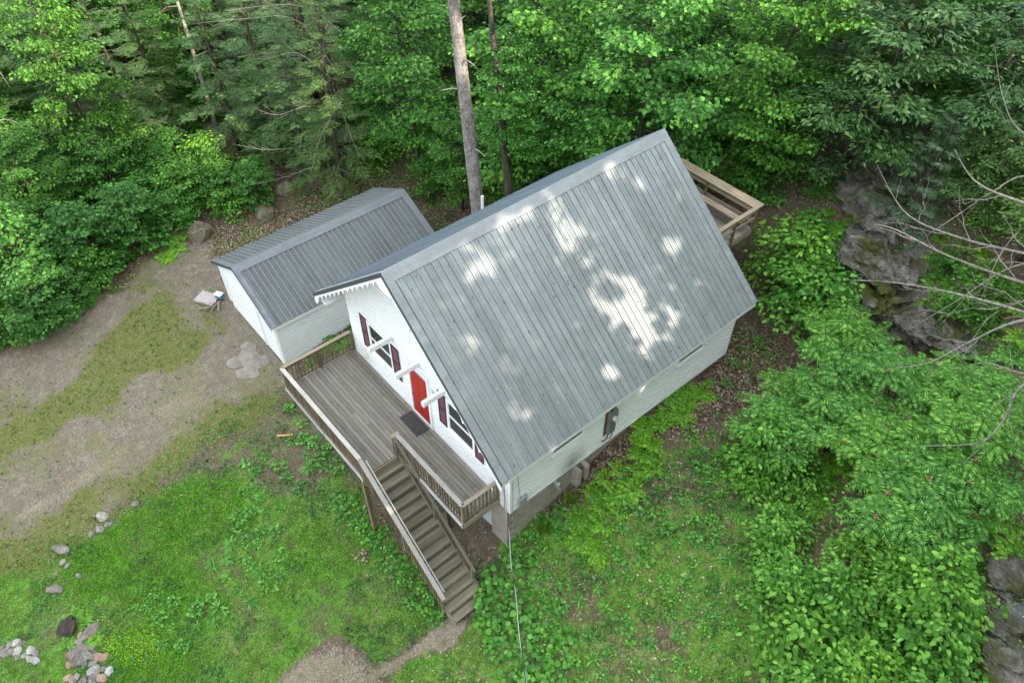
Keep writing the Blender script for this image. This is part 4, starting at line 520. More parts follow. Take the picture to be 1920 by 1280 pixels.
def slab(par, xr, zr, slope, xe0, xe1, y0, y1, off, thick, mat, name):
    for xe in (xe0, xe1):
        s = 1 if xe > xr else -1; n_ = Vector((s*slope, 0, 1)).normalized()
        a = Vector((xr, 0, zr)) - Vector((0, 0, 1))*(off/n_.z); b = Vector((xe, 0, zr-slope*abs(xe-xr))) - Vector((0, 0, 1))*(off/n_.z)
        t_ = Vector((0, 0, thick/n_.z))
        MB().prism([(a.x, a.z), (b.x, b.z), (b.x, b.z-t_.z), (a.x, a.z-t_.z)], 'y', y0, y1).build(name, mat, par)
slab(house, XR, ZR, SL, -.60, 9.16, YF+.04, YB-.04, .02, .10, M['white_trim'], 'roof_deck')
def ridge(par, xr, zr, slope, wd, y0, y1, mat, lift=.034):
    for s in (-1, 1):
        m = MB(); c = math.cos(math.atan(slope))*wd
        a = (xr, zr+lift*1.3); b = (xr+s*c, zr-slope*c+lift*1.3)
        m.prism([a, b, (b[0], b[1]-.012), (a[0], a[1]-.012)], 'y', y0, y1); m.build('ridge_cap', mat, par)
ridge(house, XR, ZR, SL, .36, YF-.03, YB+.03, M['ridge_metal'])
def rake(par, xr, zr, slope, xe, y0, y1, mat, flash):
    for y, o_ in ((y0, 1), (y1, -1)):
        for x_ in xe:
            s = 1 if x_ > xr else -1; ze = zr-slope*abs(x_-xr); lf = .032/math.cos(math.atan(slope))
            lo, hi = sorted((y-.035*o_, y+.20*o_))
            MB().prism([(xr, zr+lf), (x_, ze+lf), (x_, ze+lf-.010), (xr, zr+lf-.010)], 'y', lo, hi).build('rake_trim', mat, par)
            lo, hi = sorted((y-.045*o_, y-.033*o_))
            MB().prism([(xr, zr+lf+.004), (x_, ze+lf+.004), (x_, ze-.12), (xr, zr-.12)], 'y', lo, hi).build('rake_flashing', flash, par)
rake(house, XR, ZR, SL, (9.21, -.65), YF, YB, M['ridge_metal'], M['dark_flashing'])
# scalloped barge boards
def barge(par, s, y):
    c = math.cos(math.atan(SL)); Lb = 4.88/c; N = 13; per = (Lb-.55)/N; pts = []
    for i in range(N*8+1):
        u = .25+per*i/8; fr = (i % 8)/8.0; arch = math.sqrt(max(0, 1-(2*fr-1)**2)) if 0 < fr < 1 else 0
        pts.append((u, .36-.17*arch))
    low = [(0, .36)] + pts + [(Lb-.2, .42), (Lb-.08, .46), (Lb+.02, .40), (Lb+.05, .30)]
    m = MB(); f2 = []
    def P(u, v, yy): return (XR+s*(u*c), yy, ZR-.02-SL*u*c-v)
    for yy in (y, y+.03):
        for (u, v) in low: m.v.append(P(u, .10, yy)); m.v.append(P(u, v, yy))
    n = len(low)*2
    for k in (0, n):
        for i in range(len(low)-1): m.f.append((k+2*i, k+2*i+1, k+2*i+3, k+2*i+2))
    for i in range(len(low)-1): m.f.append((2*i+1, n+2*i+1, n+2*i+3, 2*i+3))
    m.build('scalloped_bargeboard', M['white_trim'], par)
for s in (-1, 1): barge(house, s, YF-.028)
MB().prism([(XR-.6, ZR-.55), (XR, ZR-.12), (XR+.6, ZR-.55), (XR+.12, ZR-.75), (XR-.12, ZR-.75)], 'y', YF+.004, YF+.03).build('gable_peak_board', M['white_trim'], house)
for x_, nm_ in ((9.19, 'eave_fascia'), (-.63, 'eave_fascia')):
    ze = zroof(x_); MB().box(x_-.02, x_+.02, YF+.02, YB-.02, ze-.17, ze-.03).build(nm_, M['white_trim'], house)
# eave soffit
for a, b in ((Wd+.03, 9.16), (-.6, -.03)): MB().box(a, b, YF+.05, YB-.05, zroof(9.16)-.20, zroof(9.16)-.18).build('soffit', M['white_trim'], house)
vp = MB().tube([(-.1, 6.0, zroof(-.1)-.05), (-.1, 6.0, zroof(-.1)+.62)], .055, 10).build('vent_pipe', M['pipe_white'], house)
MB().tube([(-.1, 6.0, zroof(-.1)-.02), (-.1, 6.0, zroof(-.1)+.07)], [.16, .07], 10).build('pipe_boot', M['dark_flashing'], vp)
# foundation: block courses where they stand clear of the ground
MB().box(.15, 8.42, .16, Ln-.15, -4.3, -.305).build('foundation_core', M['mortar'], house)
bm_r = MB().box(-.04, .04, .005, .385, .006, .186).mesh('block_side'); bm_r.materials.append(M['concrete_block'])
bm_f = MB().box(.005, .385, -.04, .04, .006, .186).mesh('block_front'); bm_f.materials.append(M['concrete_block'])
for c in range(15):
    z = -.50-.192*c; y = .02+(0 if c % 2 else .2)
    if c % 2 == 0:
        pass
    while y < 9.9:
        if z+.19 > H(8.6, y+.2)-.25: link('concrete_block', bm_r, None, house, (8.46, y, z))
        y += .39
bmh = MB().box(.0, .19, -.04, .04, .006, .186).mesh('block_half'); bmh.materials.append(M['concrete_block'])
for c in range(13):
    z = -.50-.192*c
    if c % 2 == 0:
        for k in (0, 1): link('concrete_block', bm_f, None, house, (7.72+.39*k, -.03, z))
    else:
        link('concrete_block', bmh, None, house, (7.72, -.03, z)); link('concrete_block', bm_f, None, house, (7.91, -.03, z)); link('concrete_block', bmh, None, house, (8.30, -.03, z))
MB().box(7.73, 8.42, -.04, .20, -3.0, -.315).build('foundation_core', M['mortar'], house)
front_siding(.10, lambda z: .2, lambda z: 7.62, -3.9, -.45, house, M['basement_blue'])
for y0 in (2.70, 3.05): MB().box(8.50, 8.80, y0, y0+.16, -2.2, -.50).build('buttress', M['concrete_block'], house)
# meter and boxes on the right wall
mt = MB().box(8.585, 8.61, 3.90, 4.36, .25, 1.55).build('meter_board', M['meter_board'], house)
MB().box(8.61, 8.76, 3.98, 4.32, .95, 1.45).build('meter_box', M['meter_grey'], mt, bevel=.008)
MB().box(8.61, 8.74, 3.99, 4.30, .38, .90).build('breaker_box', M['meter_grey'], mt, bevel=.008)
MB().tube([(8.75, 4.15, 1.16), (8.80, 4.15, 1.16), (8.86, 4.15, 1.16), (8.89, 4.15, 1.16)], [.10, .10, .085, .03], 14).build('meter_dial', M['meter_glass'], mt)
MB().tube([(8.66, 4.10, 1.45), (8.66, 4.08, 2.2), (8.66, 3.98, 2.75)], .028, 8).build('conduit', M['cable_black'], mt)
MB().tube([(8.68, 4.05, .38), (8.68, 4.02, .12), (8.66, 3.90, .02), (8.64, 3.82, .12)], .02, 6).build('conduit', M['cable_black'], mt)
MB().tube([(8.67, 4.26, .38), (8.67, 4.26, .05), (8.60, 4.26, -.20)], .018, 6).build('conduit', M['meter_grey'], mt)
MB().box(8.59, 8.72, .24, .58, -.12, .27).build('telephone_box', M['utility_grey'], house, bevel=.03)
dv = MB().tube([(8.50, 1.86, -.40), (8.66, 1.86, -.42), (8.76, 1.87, -.56), (8.78, 1.88, -.80)], .07, 10).build('dryer_vent', M['duct_metal'], house)
MB().box(8.72, 8.74, 1.83, 1.93, -.45, -.36).build('vent_label', M['pipe_white'], dv)
MB().box(8.58, 8.66, .10, .16, 2.30, 2.42).build('cable_clamp', M['cable_black'], house)
MB().tube([(8.60, .14, 2.34), (8.63, .20, 1.7), (8.64, .34, .25)], .008, 5).build('phone_wire', M['cable_black'], house)
MB().tube([(8.62, .05, 2.6), (8.62, .05, 1.0), (8.62, .05, -.35), (8.62, .04, -1.9)], .008, 5).build('ground_wire', M['utility_grey'], house)
MB().tube([(8.30, -.06, .95), (8.30, -.16, 1.25), (8.36, -.22, 1.32), (8.42, -.16, 1.2), (8.42, -.10, .4), (8.40, -.10, -.4)], .018, 6).build('service_conduit', M['utility_grey'], house)
# ivy on the left front corner
# ------------------------------------------------------------ service cable
def sag(a, b, n, s): 
    a = Vector(a); b = Vector(b); return [a.lerp(b, i/n) - Vector((0, 0, s*4*(i/n)*(1-i/n))) for i in range(n+1)]
CB = CABLE_END
cb = MB().tube(sag((8.42, -.12, 1.30), CB, 40, .5), .009, 6).build('service_cable', M['cable_black'], label='twisted black and grey service cable running from the house corner down over the yard', cat='cable')
pts = sag((8.42, -.12, 1.30), CB, 400, .5); tw = [Vector(p)+Vector((math.cos(i*.05), math.sin(i*.05), .3))*.011 for i, p in enumerate(pts)]
MB().tube(tw, .006, 5).build('bare_wire', M['cable_pale'], cb)

# ------------------------------------------------------------ front deck with stairs
deck = empty('front_deck', (0, 0, 0), label='weathered grey timber deck with railings and stairs along the front of the house', cat='deck')
BW = .1405; YD = -2.79; YI = -1.40; XS = 4.75; XRd = 8.08
boards = {}
def board(x0, x1, y0, mat=M['deck_wood'], z=0.0, wd=BW-.012, th_=.035, name='deck_board'):
    key = (round(x1-x0, 2), mat.name)
    if key not in boards:
        me = MB().box(0, x1-x0-.004, 0, wd, -th_, 0).mesh('deck_board'); me.materials.append(mat); boards[key] = me
    return link(name, boards[key], None, deck, (x0, y0, z+random.uniform(-.002, .002)))
nb_ = 20
for i in range(nb_):
    y0 = -.035-(i+1)*BW
    xe = XRd if y0 > YI-.03 else XS
    if y0 > YI-.03:
        j = (2.44 if i % 3 == 0 else (4.88 if i % 3 == 1 else 3.66)); xs_ = [-.14, j, min(j+3.66, xe), xe] if j+3.66 < xe-.3 else [-.14, j, xe]
    else: xs_ = [-.14, (1.9 if i % 3 == 0 else (3.1 if i % 3 == 1 else 2.4)), xe] if i % 4 else [-.14, xe]
    for a, b in zip(xs_[:-1], xs_[1:]): board(a, b, y0)
def rim(a, b, wd, ht, mat, name='rim_joist'): return MB().beam(a, b, wd, ht).build(name, mat, deck, bevel=.003)
rim((-.16, YD-.045, -.15), (XS, YD-.045, -.15), .04, .235, M['under_wood']); rim((XS+.02, YI-.05, -.15), (XRd, YI-.05, -.15), .04, .235, M['under_wood'])
rim((-.175, YD, -.15), (-.175, -.03, -.15), .04, .235, M['rail_wood_side']); rim((XRd+.02, YI-.03, -.15), (XRd+.02, -.03, -.15), .04, .235, M['rail_wood_side']); rim((XS+.02, YD, -.15), (XS+.02, YI-.03, -.15), .04, .235, M['rail_wood_side'])
rim((.0, YD-.085, -.06), (2.45, YD-.085, -.06), .035, .09, M['under_wood'], 'ledger_strip'); rim((5.9, YI-.09, -.05), (XRd, YI-.09, -.05), .035, .09, M['under_wood'], 'ledger_strip')
x = .25
while x < XRd: rim((x, YD if x < XS-.1 else YI, -.15), (x, -.05, -.15), .04, .19, M['post_wood'], 'joist'); x += .406*2
bal_me = MB().box(-.019, .019, -.019, .019, 0, .80).mesh('baluster'); bal_me.materials.append(M['post_wood'])
def rail(a, b, mat, posts=(), skip_bal=False, capw=.14):
    a = Vector(a); b = Vector(b); d_ = b-a; n = max(2, int(d_.length/.137)); fl = Vector((d_.x, d_.y, 0)).normalized(); side = Vector((fl.y, -fl.x, 0))
    MB().beam(a+Vector((0, 0, .93)), b+Vector((0, 0, .93)), capw, .036).build('top_rail', mat, deck, bevel=.004)
    MB().beam(a+Vector((0, 0, .865)), b+Vector((0, 0, .865)), .038, .085).build('upper_rail', M['post_wood'], deck)
    MB().beam(a+Vector((0, 0, .10)), b+Vector((0, 0, .10)), .038, .085).build('lower_rail', M['post_wood'] if abs(d_.y) > abs(d_.x) else mat, deck)
    for i in range(1, n):
        p = a.lerp(b, i/n); o = link('baluster', bal_me, None, deck, (p.x+side.x*.036, p.y+side.y*.036, p.z+.07)); o.rotation_euler = (random.uniform(-.012, .012), random.uniform(-.012, .012), random.uniform(-.1, .1))
def post(x, y, z0, z1, s=.09, mat=None): return MB().box(x-s/2, x+s/2, y-s/2, y+s/2, z0, z1).build('post', mat or M['post_wood'], deck, bevel=.004)
rail((-.12, YD+.02, 0), (-.12, -.10, 0), M['rail_wood_side']); rail((-.12, YD, 0), (XS, YD, 0), M['rail_wood']); rail((XS-.05, YI, 0), (XRd-.02, YI, 0), M['rail_wood']); rail((XRd-.02, YI, 0), (XRd-.02, -.10, 0), M['rail_wood_side'])
for x, y in ((-.12, -.09), (-.12, -1.43), (-.12, YD), (2.2, YD), (XS-.06, YD), (XS-.09, YI-.11), (XS-.03, YI), (6.35, YI), (XRd-.02, YI), (XRd-.02, -.09)): post(x, y, -.24, .91)
MB().beam((XS-.08, YI-.20, .932), (XS-.08, YI+.09, .932), .13, .036).build('top_rail', M['rail_wood_side'], deck)
for x, y in ((.3, YD+1.1), (2.3, YD+1.1), (4.62, YD+.02), (6.4, YI+.5)): post(x, y, H(x, y)-.4, -.26, .14)
NR, ZS = 15, -3.16; XE = 8.84; rise = -ZS/NR; run = (XE-XS)/(NR-1); SY0, SY1 = YD+.08, YI-.07
tr_me = MB().box(0, .138, SY0+.0, SY1, -.038, 0).mesh('stair_tread'); tr_me.materials.append(M['step_wood'])
ri_me = MB().box(-.012, .012, SY0, SY1, -rise+.002, -.04).mesh('stair_riser'); ri_me.materials.append(M['step_wood'])
for i in range(NR):
    z = -rise*(i+1); x = XS+.02+run*i
    if i < NR-1 or True:
        for k in (0, 1): link('stair_tread', tr_me, None, deck, (x+.005+k*.146, 0, z))
    if i < NR: link('stair_riser', ri_me, None, deck, (x+.0, 0, z+rise))
for y in (SY0-.022, SY1+.022): MB().beam((XS-.02, y, -.22), (XE+.24, y, ZS-.22), .04, .26).build('stringer', M['stair_rail_wood'], deck)
def srail(y, x0, x1, s, capw=.09):
    sl = ZS/(XE-XS); z_ = lambda x: (x-XS)*sl
    MB().beam((x0, y, z_(x0)+.90), (x1, y, z_(x1)+.90), capw, .036).build('hand_rail', M['stair_rail_wood'] if s > 0 else M['rail_wood'], deck, bevel=.004)
    MB().beam((x0, y-.0, z_(x0)+.83), (x1, y-.0, z_(x1)+.83), .038, .085).build('upper_rail', M['stair_rail_wood'], deck)
    MB().beam((x0, y, z_(x0)+.06), (x1, y, z_(x1)+.06), .038, .085).build('lower_rail', M['stair_rail_wood'], deck)
    n = int((x1-x0)/.125)
    for i in range(1, n):
        x = x0+(x1-x0)*i/n; link('baluster', bal_me, None, deck, (x, y+s*.036, z_(x)+.03))
    for x in (x0+.06, (x0+x1)/2, x1-.12): post(x, y, max(z_(x)-.35, H(x, y)-.2), z_(x)+.88, .085, M['stair_rail_wood'])
srail(YD, XS, 8.72, -1, .14); srail(YI-.11, XS-.05, 8.62, 1)
MB().beam((XS+.1, YD+.14, .86), (8.55, YD+.14, ZS*(8.55-XS)/(XE-XS)+.83), .038, .045).build('grab_rail', M['rail_wood'], deck)
dm = MB().box(0, 1.02, 0, .50, 0, .018).build('doormat', M['rubber_mat'], bevel=.004, label='black rubber doormat with a raised pattern on the deck before the red door', cat='doormat'); dm.location = (3.55, -.62, .006)
m = MB()
for a, b, c, e in ((.03, .99, .03, .05), (.03, .99, .45, .47), (.03, .05, .06, .44), (.97, .99, .06, .44), (.10, .92, .10, .112), (.10, .92, .388, .40)): m.box(a, b, c, e, .018, .024)
m.build('mat_border', M['mat_letter'], dm)
m = MB()
for r_ in range(6):
    for k in range(11): m.box(.12+k*.072, .165+k*.072, .125+r_*.044, .150+r_*.044, .018, .0235)
tag(m.build('mat_pattern', M['mat_letter'], dm), kind='stuff')

# ------------------------------------------------------------ rear deck
rd = empty('rear_deck', (0, 0, 0), label='pale timber deck with bench railing behind the far end of the house', cat='deck')
ZRD = 3.38; RX0, RX1, RY0, RY1 = 2.3, 7.0, 10.42, 12.62
for i in range(16): MB().box(RX0, RX1, RY0+i*.1385, RY0+i*.1385+.131, ZRD-.035, ZRD).build('deck_board', M['deck_wood'], rd)
for y in (RY0+.03, RY1-.02): MB().beam((RX0, y, ZRD-.15), (RX1, y, ZRD-.15), .04, .22).build('rim_joist', M['pale_wood'], rd)
for x in (RX0, RX1): MB().beam((x, RY0, ZRD-.15), (x, RY1, ZRD-.15), .04, .22).build('rim_joist', M['pale_wood_side'], rd)
for k in range(3): MB().box(RX0, RX1+.06, RY1-.14+k*.145, RY1-.005+k*.145, ZRD+.90, ZRD+.936).build('top_rail', M['pale_wood'], rd)
for k in range(2): MB().box(RX0+.1, RX1-.15, RY1-.62+k*.145, RY1-.485+k*.145, ZRD+.43, ZRD+.466).build('bench_board', M['pale_wood'], rd)
MB().box(RX1-.06, RX1+.09, RY0, RY1+.15, ZRD+.938, ZRD+.972).build('top_rail', M['pale_wood_side'], rd)
for z in (.42, .74): MB().box(RX1-.02, RX1+.02, RY0, RY1, ZRD+z, ZRD+z+.09).build('rail_board', M['pale_wood_side'], rd)
for z in (.22, .62): MB().box(RX0, RX1, RY1-.02, RY1+.02, ZRD+z, ZRD+z+.14).build('rail_board', M['pale_wood'], rd)
for x, y in ((RX1, RY1), (RX1, RY0+1.0), (RX1-2.2, RY1), (RX0, RY1), (RX1, RY0+.1)): MB().box(x-.045, x+.045, y-.045, y+.045, H(x, y)-.3, ZRD+.9).build('post', M['post_wood'], rd)
for x in (RX1-.3, RX1-2.3): MB().box(x-.04, x+.04, RY1-.55, RY1-.48, ZRD, ZRD+.43).build('bench_leg', M['post_wood'], rd)

# ------------------------------------------------------------ garage
gar = empty('garage', (0, 0, 0), label='low white sided garage with a dark ribbed metal roof beside the driveway', cat='garage')
GX0, GX1, GY0, GY1 = -10.2, -5.02, -1.10, 7.05; GR, GZ, GS, GB = -7.60, -.41, .512, -4.30
gz = lambda x: GZ-GS*abs(x-GR)
for y in (GY0, GY1-.1): MB().prism([(GX0+.02, GB), (GX1-.02, GB), (GX1-.02, gz(GX1)-.1), (GR, GZ-.1), (GX0+.02, gz(GX0)-.1)], 'y', y, y+.1).build('wall', M['garage_siding'], gar)
for x in (GX0, GX1-.1): MB().box(x+.002, x+.098, GY0+.1, GY1-.1, GB-.4, gz(GX1)-.1).build('wall', M['garage_siding'], gar)
side_siding(GX1, 1, GY0+.06, GY1-.06, GB, gz(GX1)-.1, gar, M['garage_siding']); side_siding(GX0, -1, GY0+.06, GY1-.06, GB, gz(GX1)-.1, gar, M['garage_siding'])
front_siding(GY0, lambda z: max(GX0+.06, GR-(GZ-.12-z)/GS), lambda z: min(GX1-.06, GR+(GZ-.12-z)/GS), -2.08, GZ-.2, gar, M['garage_siding'])
for x in (GX0-.03, GX1-.07):
    for y in (GY0-.03, GY1-.07): MB().box(x, x+.10, y, y+.10, GB, gz(GX1)-.08).build('corner_trim', M['white_trim'], gar)
gd = MB().box(-9.55, -6.70, GY0-.05, GY0-.005, GB+.05, -2.13).build('garage_door', M['white_trim'], gar)
for k in range(4):
    for j in range(4): MB().box(-9.48+j*.70, -8.86+j*.70, GY0-.066, GY0-.048, GB+.12+k*.52, GB+.52+k*.52).build('door_panel', M['white_trim'], gd, bevel=.006)
MB().box(-6.45, -5.15, GY0-.045, GY0-.005, GB+.05, -2.13).build('side_panel', M['garage_siding'], gar)
for x in (-9.68, -6.68, -5.2): MB().box(x, x+.12, GY0-.075, GY0-.002, GB, -2.12).build('door_post', M['white_trim'], gar)
MB().box(-9.68, -5.08, GY0-.08, GY0-.003, -2.118, -1.98).build('door_header', M['white_trim'], gar)
gpw = (7.24+1.28)/9
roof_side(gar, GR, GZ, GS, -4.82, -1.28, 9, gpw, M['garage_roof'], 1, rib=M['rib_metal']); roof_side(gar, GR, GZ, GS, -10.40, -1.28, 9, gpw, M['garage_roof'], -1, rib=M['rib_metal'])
slab(gar, GR, GZ, GS, -10.36, -4.86, -1.25, 7.2, .02, .09, M['white_trim'], 'roof_deck')
ridge(gar, GR, GZ, GS, .34, -1.31, 7.27, M['garage_ridge'])
rake(gar, GR, GZ, GS, (-4.82, -10.40), -1.28, 7.24, M['garage_ridge'], M['dark_flashing'])
for x in (-4.85, -10.38): MB().box(x-.02, x+.02, -1.25, 7.2, gz(x)-.16, gz(x)-.03).build('fascia', M['white_trim'], gar)
for k, (x0, x1) in enumerate(((-9.9, -7.6), (-7.58, -5.0))): MB().box(x0, x1, GY0-.42, GY0-.10, GB-.2, GB+.06).build('timber_sill', M['step_wood'], gar)
# ------------------------------------------------------------ plants: mesh makers
def rot_h(d, a): c, s = math.cos(a), math.sin(a); return np.array([d[0]*c-d[1]*s, d[0]*s+d[1]*c, d[2]])
def make_tree(kind, h, r, cb, seed, leaf_n, leaf_L):
    g = np.random.default_rng(seed); wood_ = MB(); P = []; D = []; N = []; Ls = []
    lean = g.normal(0, .03, 2); pts = []; rr = []; tr0 = .009*h+.03
    for i in range(9):
        t = i/8; pts.append((lean[0]*h*t*t+g.normal(0, .03)*(i > 0), lean[1]*h*t*t+g.normal(0, .03)*(i > 0), h*.97*t-.4*(i == 0))); rr.append(max(.008, tr0*(1-t*.93)))
    wood_.tube(pts, rr, 7); pts = np.array(pts)
    tz = lambda t: np.array([np.interp(t, np.linspace(0, 1, 9), pts[:, k]) for k in range(3)])
    twig = MB()
    nl = {'maple': 26, 'cherry': 24, 'hemlock': 62, 'pine': 40, 'shrub': 16}[kind]
    for i in range(nl):
        t = cb+(1-cb)*((i+g.random()*.8)/nl); q = (t-cb)/(1-cb+1e-6)
        if kind in ('hemlock', 'pine'): Lb = r*(1.02-q)**.8*g.uniform(.75, 1.15); el = -.12+.35*q if kind == 'hemlock' else .25+.3*q
        else: Lb = r*math.sqrt(max(.05, 1-(q*1.02-.32)**2/.55))*g.uniform(.7, 1.12)*(1 if q < .85 else .7); el = .12+.75*q*q+g.normal(0, .1)
        az = i*2.39996+g.normal(0, .3); d = np.array([math.cos(az)*math.cos(el), math.sin(az)*math.cos(el), math.sin(el)])
        p0 = tz(min(t*.96, 1)-(.06 if kind in ('maple', 'cherry', 'shrub') else 0)*(1-q)); n_ = 6; limb = []
        droop = -.10 if kind in ('maple', 'cherry', 'shrub') else -.08
        for s in range(n_+1):
            u = s/n_; limb.append(p0 + d*Lb*u + np.array([0, 0, droop*Lb*u*u]) + g.normal(0, .03*Lb, 3)*u)
        twig.tube(limb, [max(.006, .028*Lb/2*(1-u*.85)) for u in np.linspace(0, 1, n_+1)], 4)
        limb = np.array(limb); nsub = max(4, int(Lb*(4.2 if kind not in ('hemlock', 'pine') else 7)))
        for j in range(nsub):
            u = .22+.78*(j+g.random()*.6)/nsub; b0 = np.array([np.interp(u, np.linspace(0, 1, n_+1), limb[:, k]) for k in range(3)])
            sd_ = 1 if j % 2 else -1; a = sd_*g.uniform(.55, 1.15); dd = rot_h(d, a); dd[2] = dd[2]*.4+g.normal(0, .08)
            sl = (Lb*.46*(1.12-u)+.22)*g.uniform(.7, 1.2)
            if kind in ('hemlock', 'pine'): sl = (Lb*.34*(1.15-u)+.15)*g.uniform(.8, 1.2)
            if sl > .35: twig.tube([b0, b0+dd*sl*.5, b0+dd*sl*.95+np.array([0, 0, -.05*sl])], [.008, .006, .003], 3)
            if kind in ('hemlock', 'pine'):
                m = int(sl/(.05 if kind == 'hemlock' else .055))+3
                uu = (np.arange(m)+g.random(m)*.5)/m
                for side in (1, -1):
                    q_ = b0+dd*sl*uu[:, None]+np.array([0, 0, -.10*sl])*(uu**2)[:, None]
                    dv = np.array([rot_h(dd, side*g.uniform(.6, 1.0)) for _ in range(m)]); dv[:, 2] = -.12+g.normal(0, .15, m)
                    P.append(q_); D.append(dv); N.append(np.tile([0, 0, 1.], (m, 1))+g.normal(0, .25, (m, 3))); Ls.append((.17 if kind == 'hemlock' else .2)*(1.1-uu*.6)*g.uniform(.7, 1.2, m))
            else:
                m = max(3, int(sl*leaf_n)); uu = g.random(m)**.8; sp = .10+.16*sl*(1-uu*.4)
                q_ = b0+dd*sl*uu[:, None]; off = g.normal(0, 1, (m, 3))*sp[:, None]; off[:, 2] *= .32; q_ = q_+off+np.array([0, 0, -.10*sl])*(uu**2)[:, None]
                dv = dd+off*2.5+g.normal(0, .45, (m, 3)); dv[:, 2] = dv[:, 2]*.3-.22+g.normal(0, .12, m)
                P.append(q_); D.append(dv); N.append(np.tile([0, 0, 1.], (m, 1))+g.normal(0, .38, (m, 3))+d*.25); Ls.append(leaf_L*g.uniform(.65, 1.25, m))
    P = np.concatenate(P); D = np.concatenate(D); N = nrm(np.concatenate(N)); Ls = np.concatenate(Ls)
    lk = {'maple': ('maple', .95), 'cherry': ('diamond', .42), 'hemlock': ('diamond', .26), 'pine': ('diamond', .13), 'shrub': ('round', .62)}[kind]
    V, F = leaves(P, D, N, Ls, Ls*lk[1], .16, .14, lk[0])
    crown = npmesh('crown', V, F); crown.materials.append(M[{'maple': 'maple_leaf', 'cherry': 'cherry_leaf', 'hemlock': 'hemlock_leaf', 'pine': 'pine_leaf', 'shrub': 'shrub_leaf'}[kind]])
    tk = wood_.mesh('trunk', True); tk.materials.append(M['brown_bark' if kind != 'shrub' else 'young_bark']); tw = m_mesh(twig, 'limbs'); tw.materials.append(M['brown_bark' if kind != 'shrub' else 'young_bark'])
    return dict(crown=crown, trunk=tk, limbs=tw, h=h, r=r)
PROTO = {}
def proto(kind, h, r, cb, i, n, L): PROTO.setdefault(kind, []).append(make_tree(kind, h, r, cb, 100+i, n, L))
for i in range(3): proto('maple', 10, 3.0, .30, i, 42, .165)
for i in range(2): proto('maple_low', 4, 1.8, .06, 10+i, 34, .17) if False else PROTO.setdefault('maple_low', []).append(make_tree('maple', 4.2, 1.9, .05, 120+i, 38, .17))
for i in range(2): proto('cherry', 8, 2.5, .25, 20+i, 46, .20)
for i in range(2): proto('hemlock', 11, 2.7, .10, 30+i, 0, 0)
proto('pine', 5, 1.5, .08, 40, 0, 0)
for i in range(3): proto('shrub', 2, 1.0, .06, 50+i, 46, .13)
print('tris proto', {k: [len(p['crown'].polygons) for p in v] for k, v in PROTO.items()})
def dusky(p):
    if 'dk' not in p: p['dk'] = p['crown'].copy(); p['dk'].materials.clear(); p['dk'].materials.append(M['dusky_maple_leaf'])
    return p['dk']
def put_tree(kind, name, x, y, h, r, label, cat, group, rz=None, limbs=True, lean=0):
    pk = kind; 
    if kind == 'maple' and h < 5.5: pk = 'maple_low'
    p = random.choice(PROTO[pk]); t = empty(name, (x, y, H(x, y)-.05), rz if rz is not None else random.uniform(0, 6.28), label=label, cat=cat, group=group)
    t.scale = (r/p['r'], r/p['r'], h/p['h'])
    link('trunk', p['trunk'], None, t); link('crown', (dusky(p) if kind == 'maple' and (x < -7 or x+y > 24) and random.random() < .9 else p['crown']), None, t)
    if limbs: tag(link('limbs', p['limbs'], None, t), kind='stuff')
    return t
GL = {'maple': ('maple_tree', 'broadleaf maple tree with layered green foliage in the woods around the clearing', 'tree', 'maples in the surrounding woods'),
      'hemlock': ('hemlock_tree', 'dark feathery hemlock tree standing in the woods behind the garage', 'tree', 'hemlocks in the surrounding woods'),
      'cherry': ('cherry_tree', 'tree with narrow bluish green leaves on the wooded slope', 'tree', 'narrow leaved trees on the slope'),
      'pine': ('white_pine_sapling', 'young soft blue green white pine above the mossy rock ledge', 'tree', None),
      'shrub': ('shrub', 'leafy green shrub at the edge of the woods', 'shrub', 'shrubs along the edge of the woods')}
def place_words(x, y):
    if x < -12 and y < 3: return 'left of the gravel driveway'
    if x < -8 and y < 14: return 'behind the garage'
    if x < 0: return 'in the woods behind the garage and tall pine' if y < 20 else 'far back in the upper left woods'
    if y < 24 and x < 9: return 'on the slope close behind the house'
    if x < 6: return 'far back in the woods behind the house'
    return 'on the wooded slope at the upper right'
def size_words(h): return 'tall' if h > 9.5 else ('medium height' if h > 6 else ('small' if h > 3.6 else 'young bushy'))
for (k, x, y, h, r, cb) in TREES:
    nm_, lb, ct, gp = GL[k]
    if k == 'maple': lb = size_words(h)+' maple with layered green foliage '+place_words(x, y)
    elif k == 'hemlock': lb = size_words(h)+' dark feathery hemlock '+place_words(x, y)
    elif k == 'cherry': lb = size_words(h)+' tree with narrow bluish green leaves '+place_words(x, y)
    elif k == 'shrub': lb = 'leafy green shrub '+place_words(x, y)
    if k != 'pine' : gp = gp+' '+place_words(x, y)
    put_tree(k, nm_, x, y, h, r, lb, ct, gp)
for (x, y, h) in UNDER:
    put_tree('shrub' if random.random() < .45 else 'maple', 'sapling', x, y, h*1.15, h*.62, 'low leafy sapling '+place_words(x, y), 'sapling', 'saplings '+place_words(x, y), limbs=False)

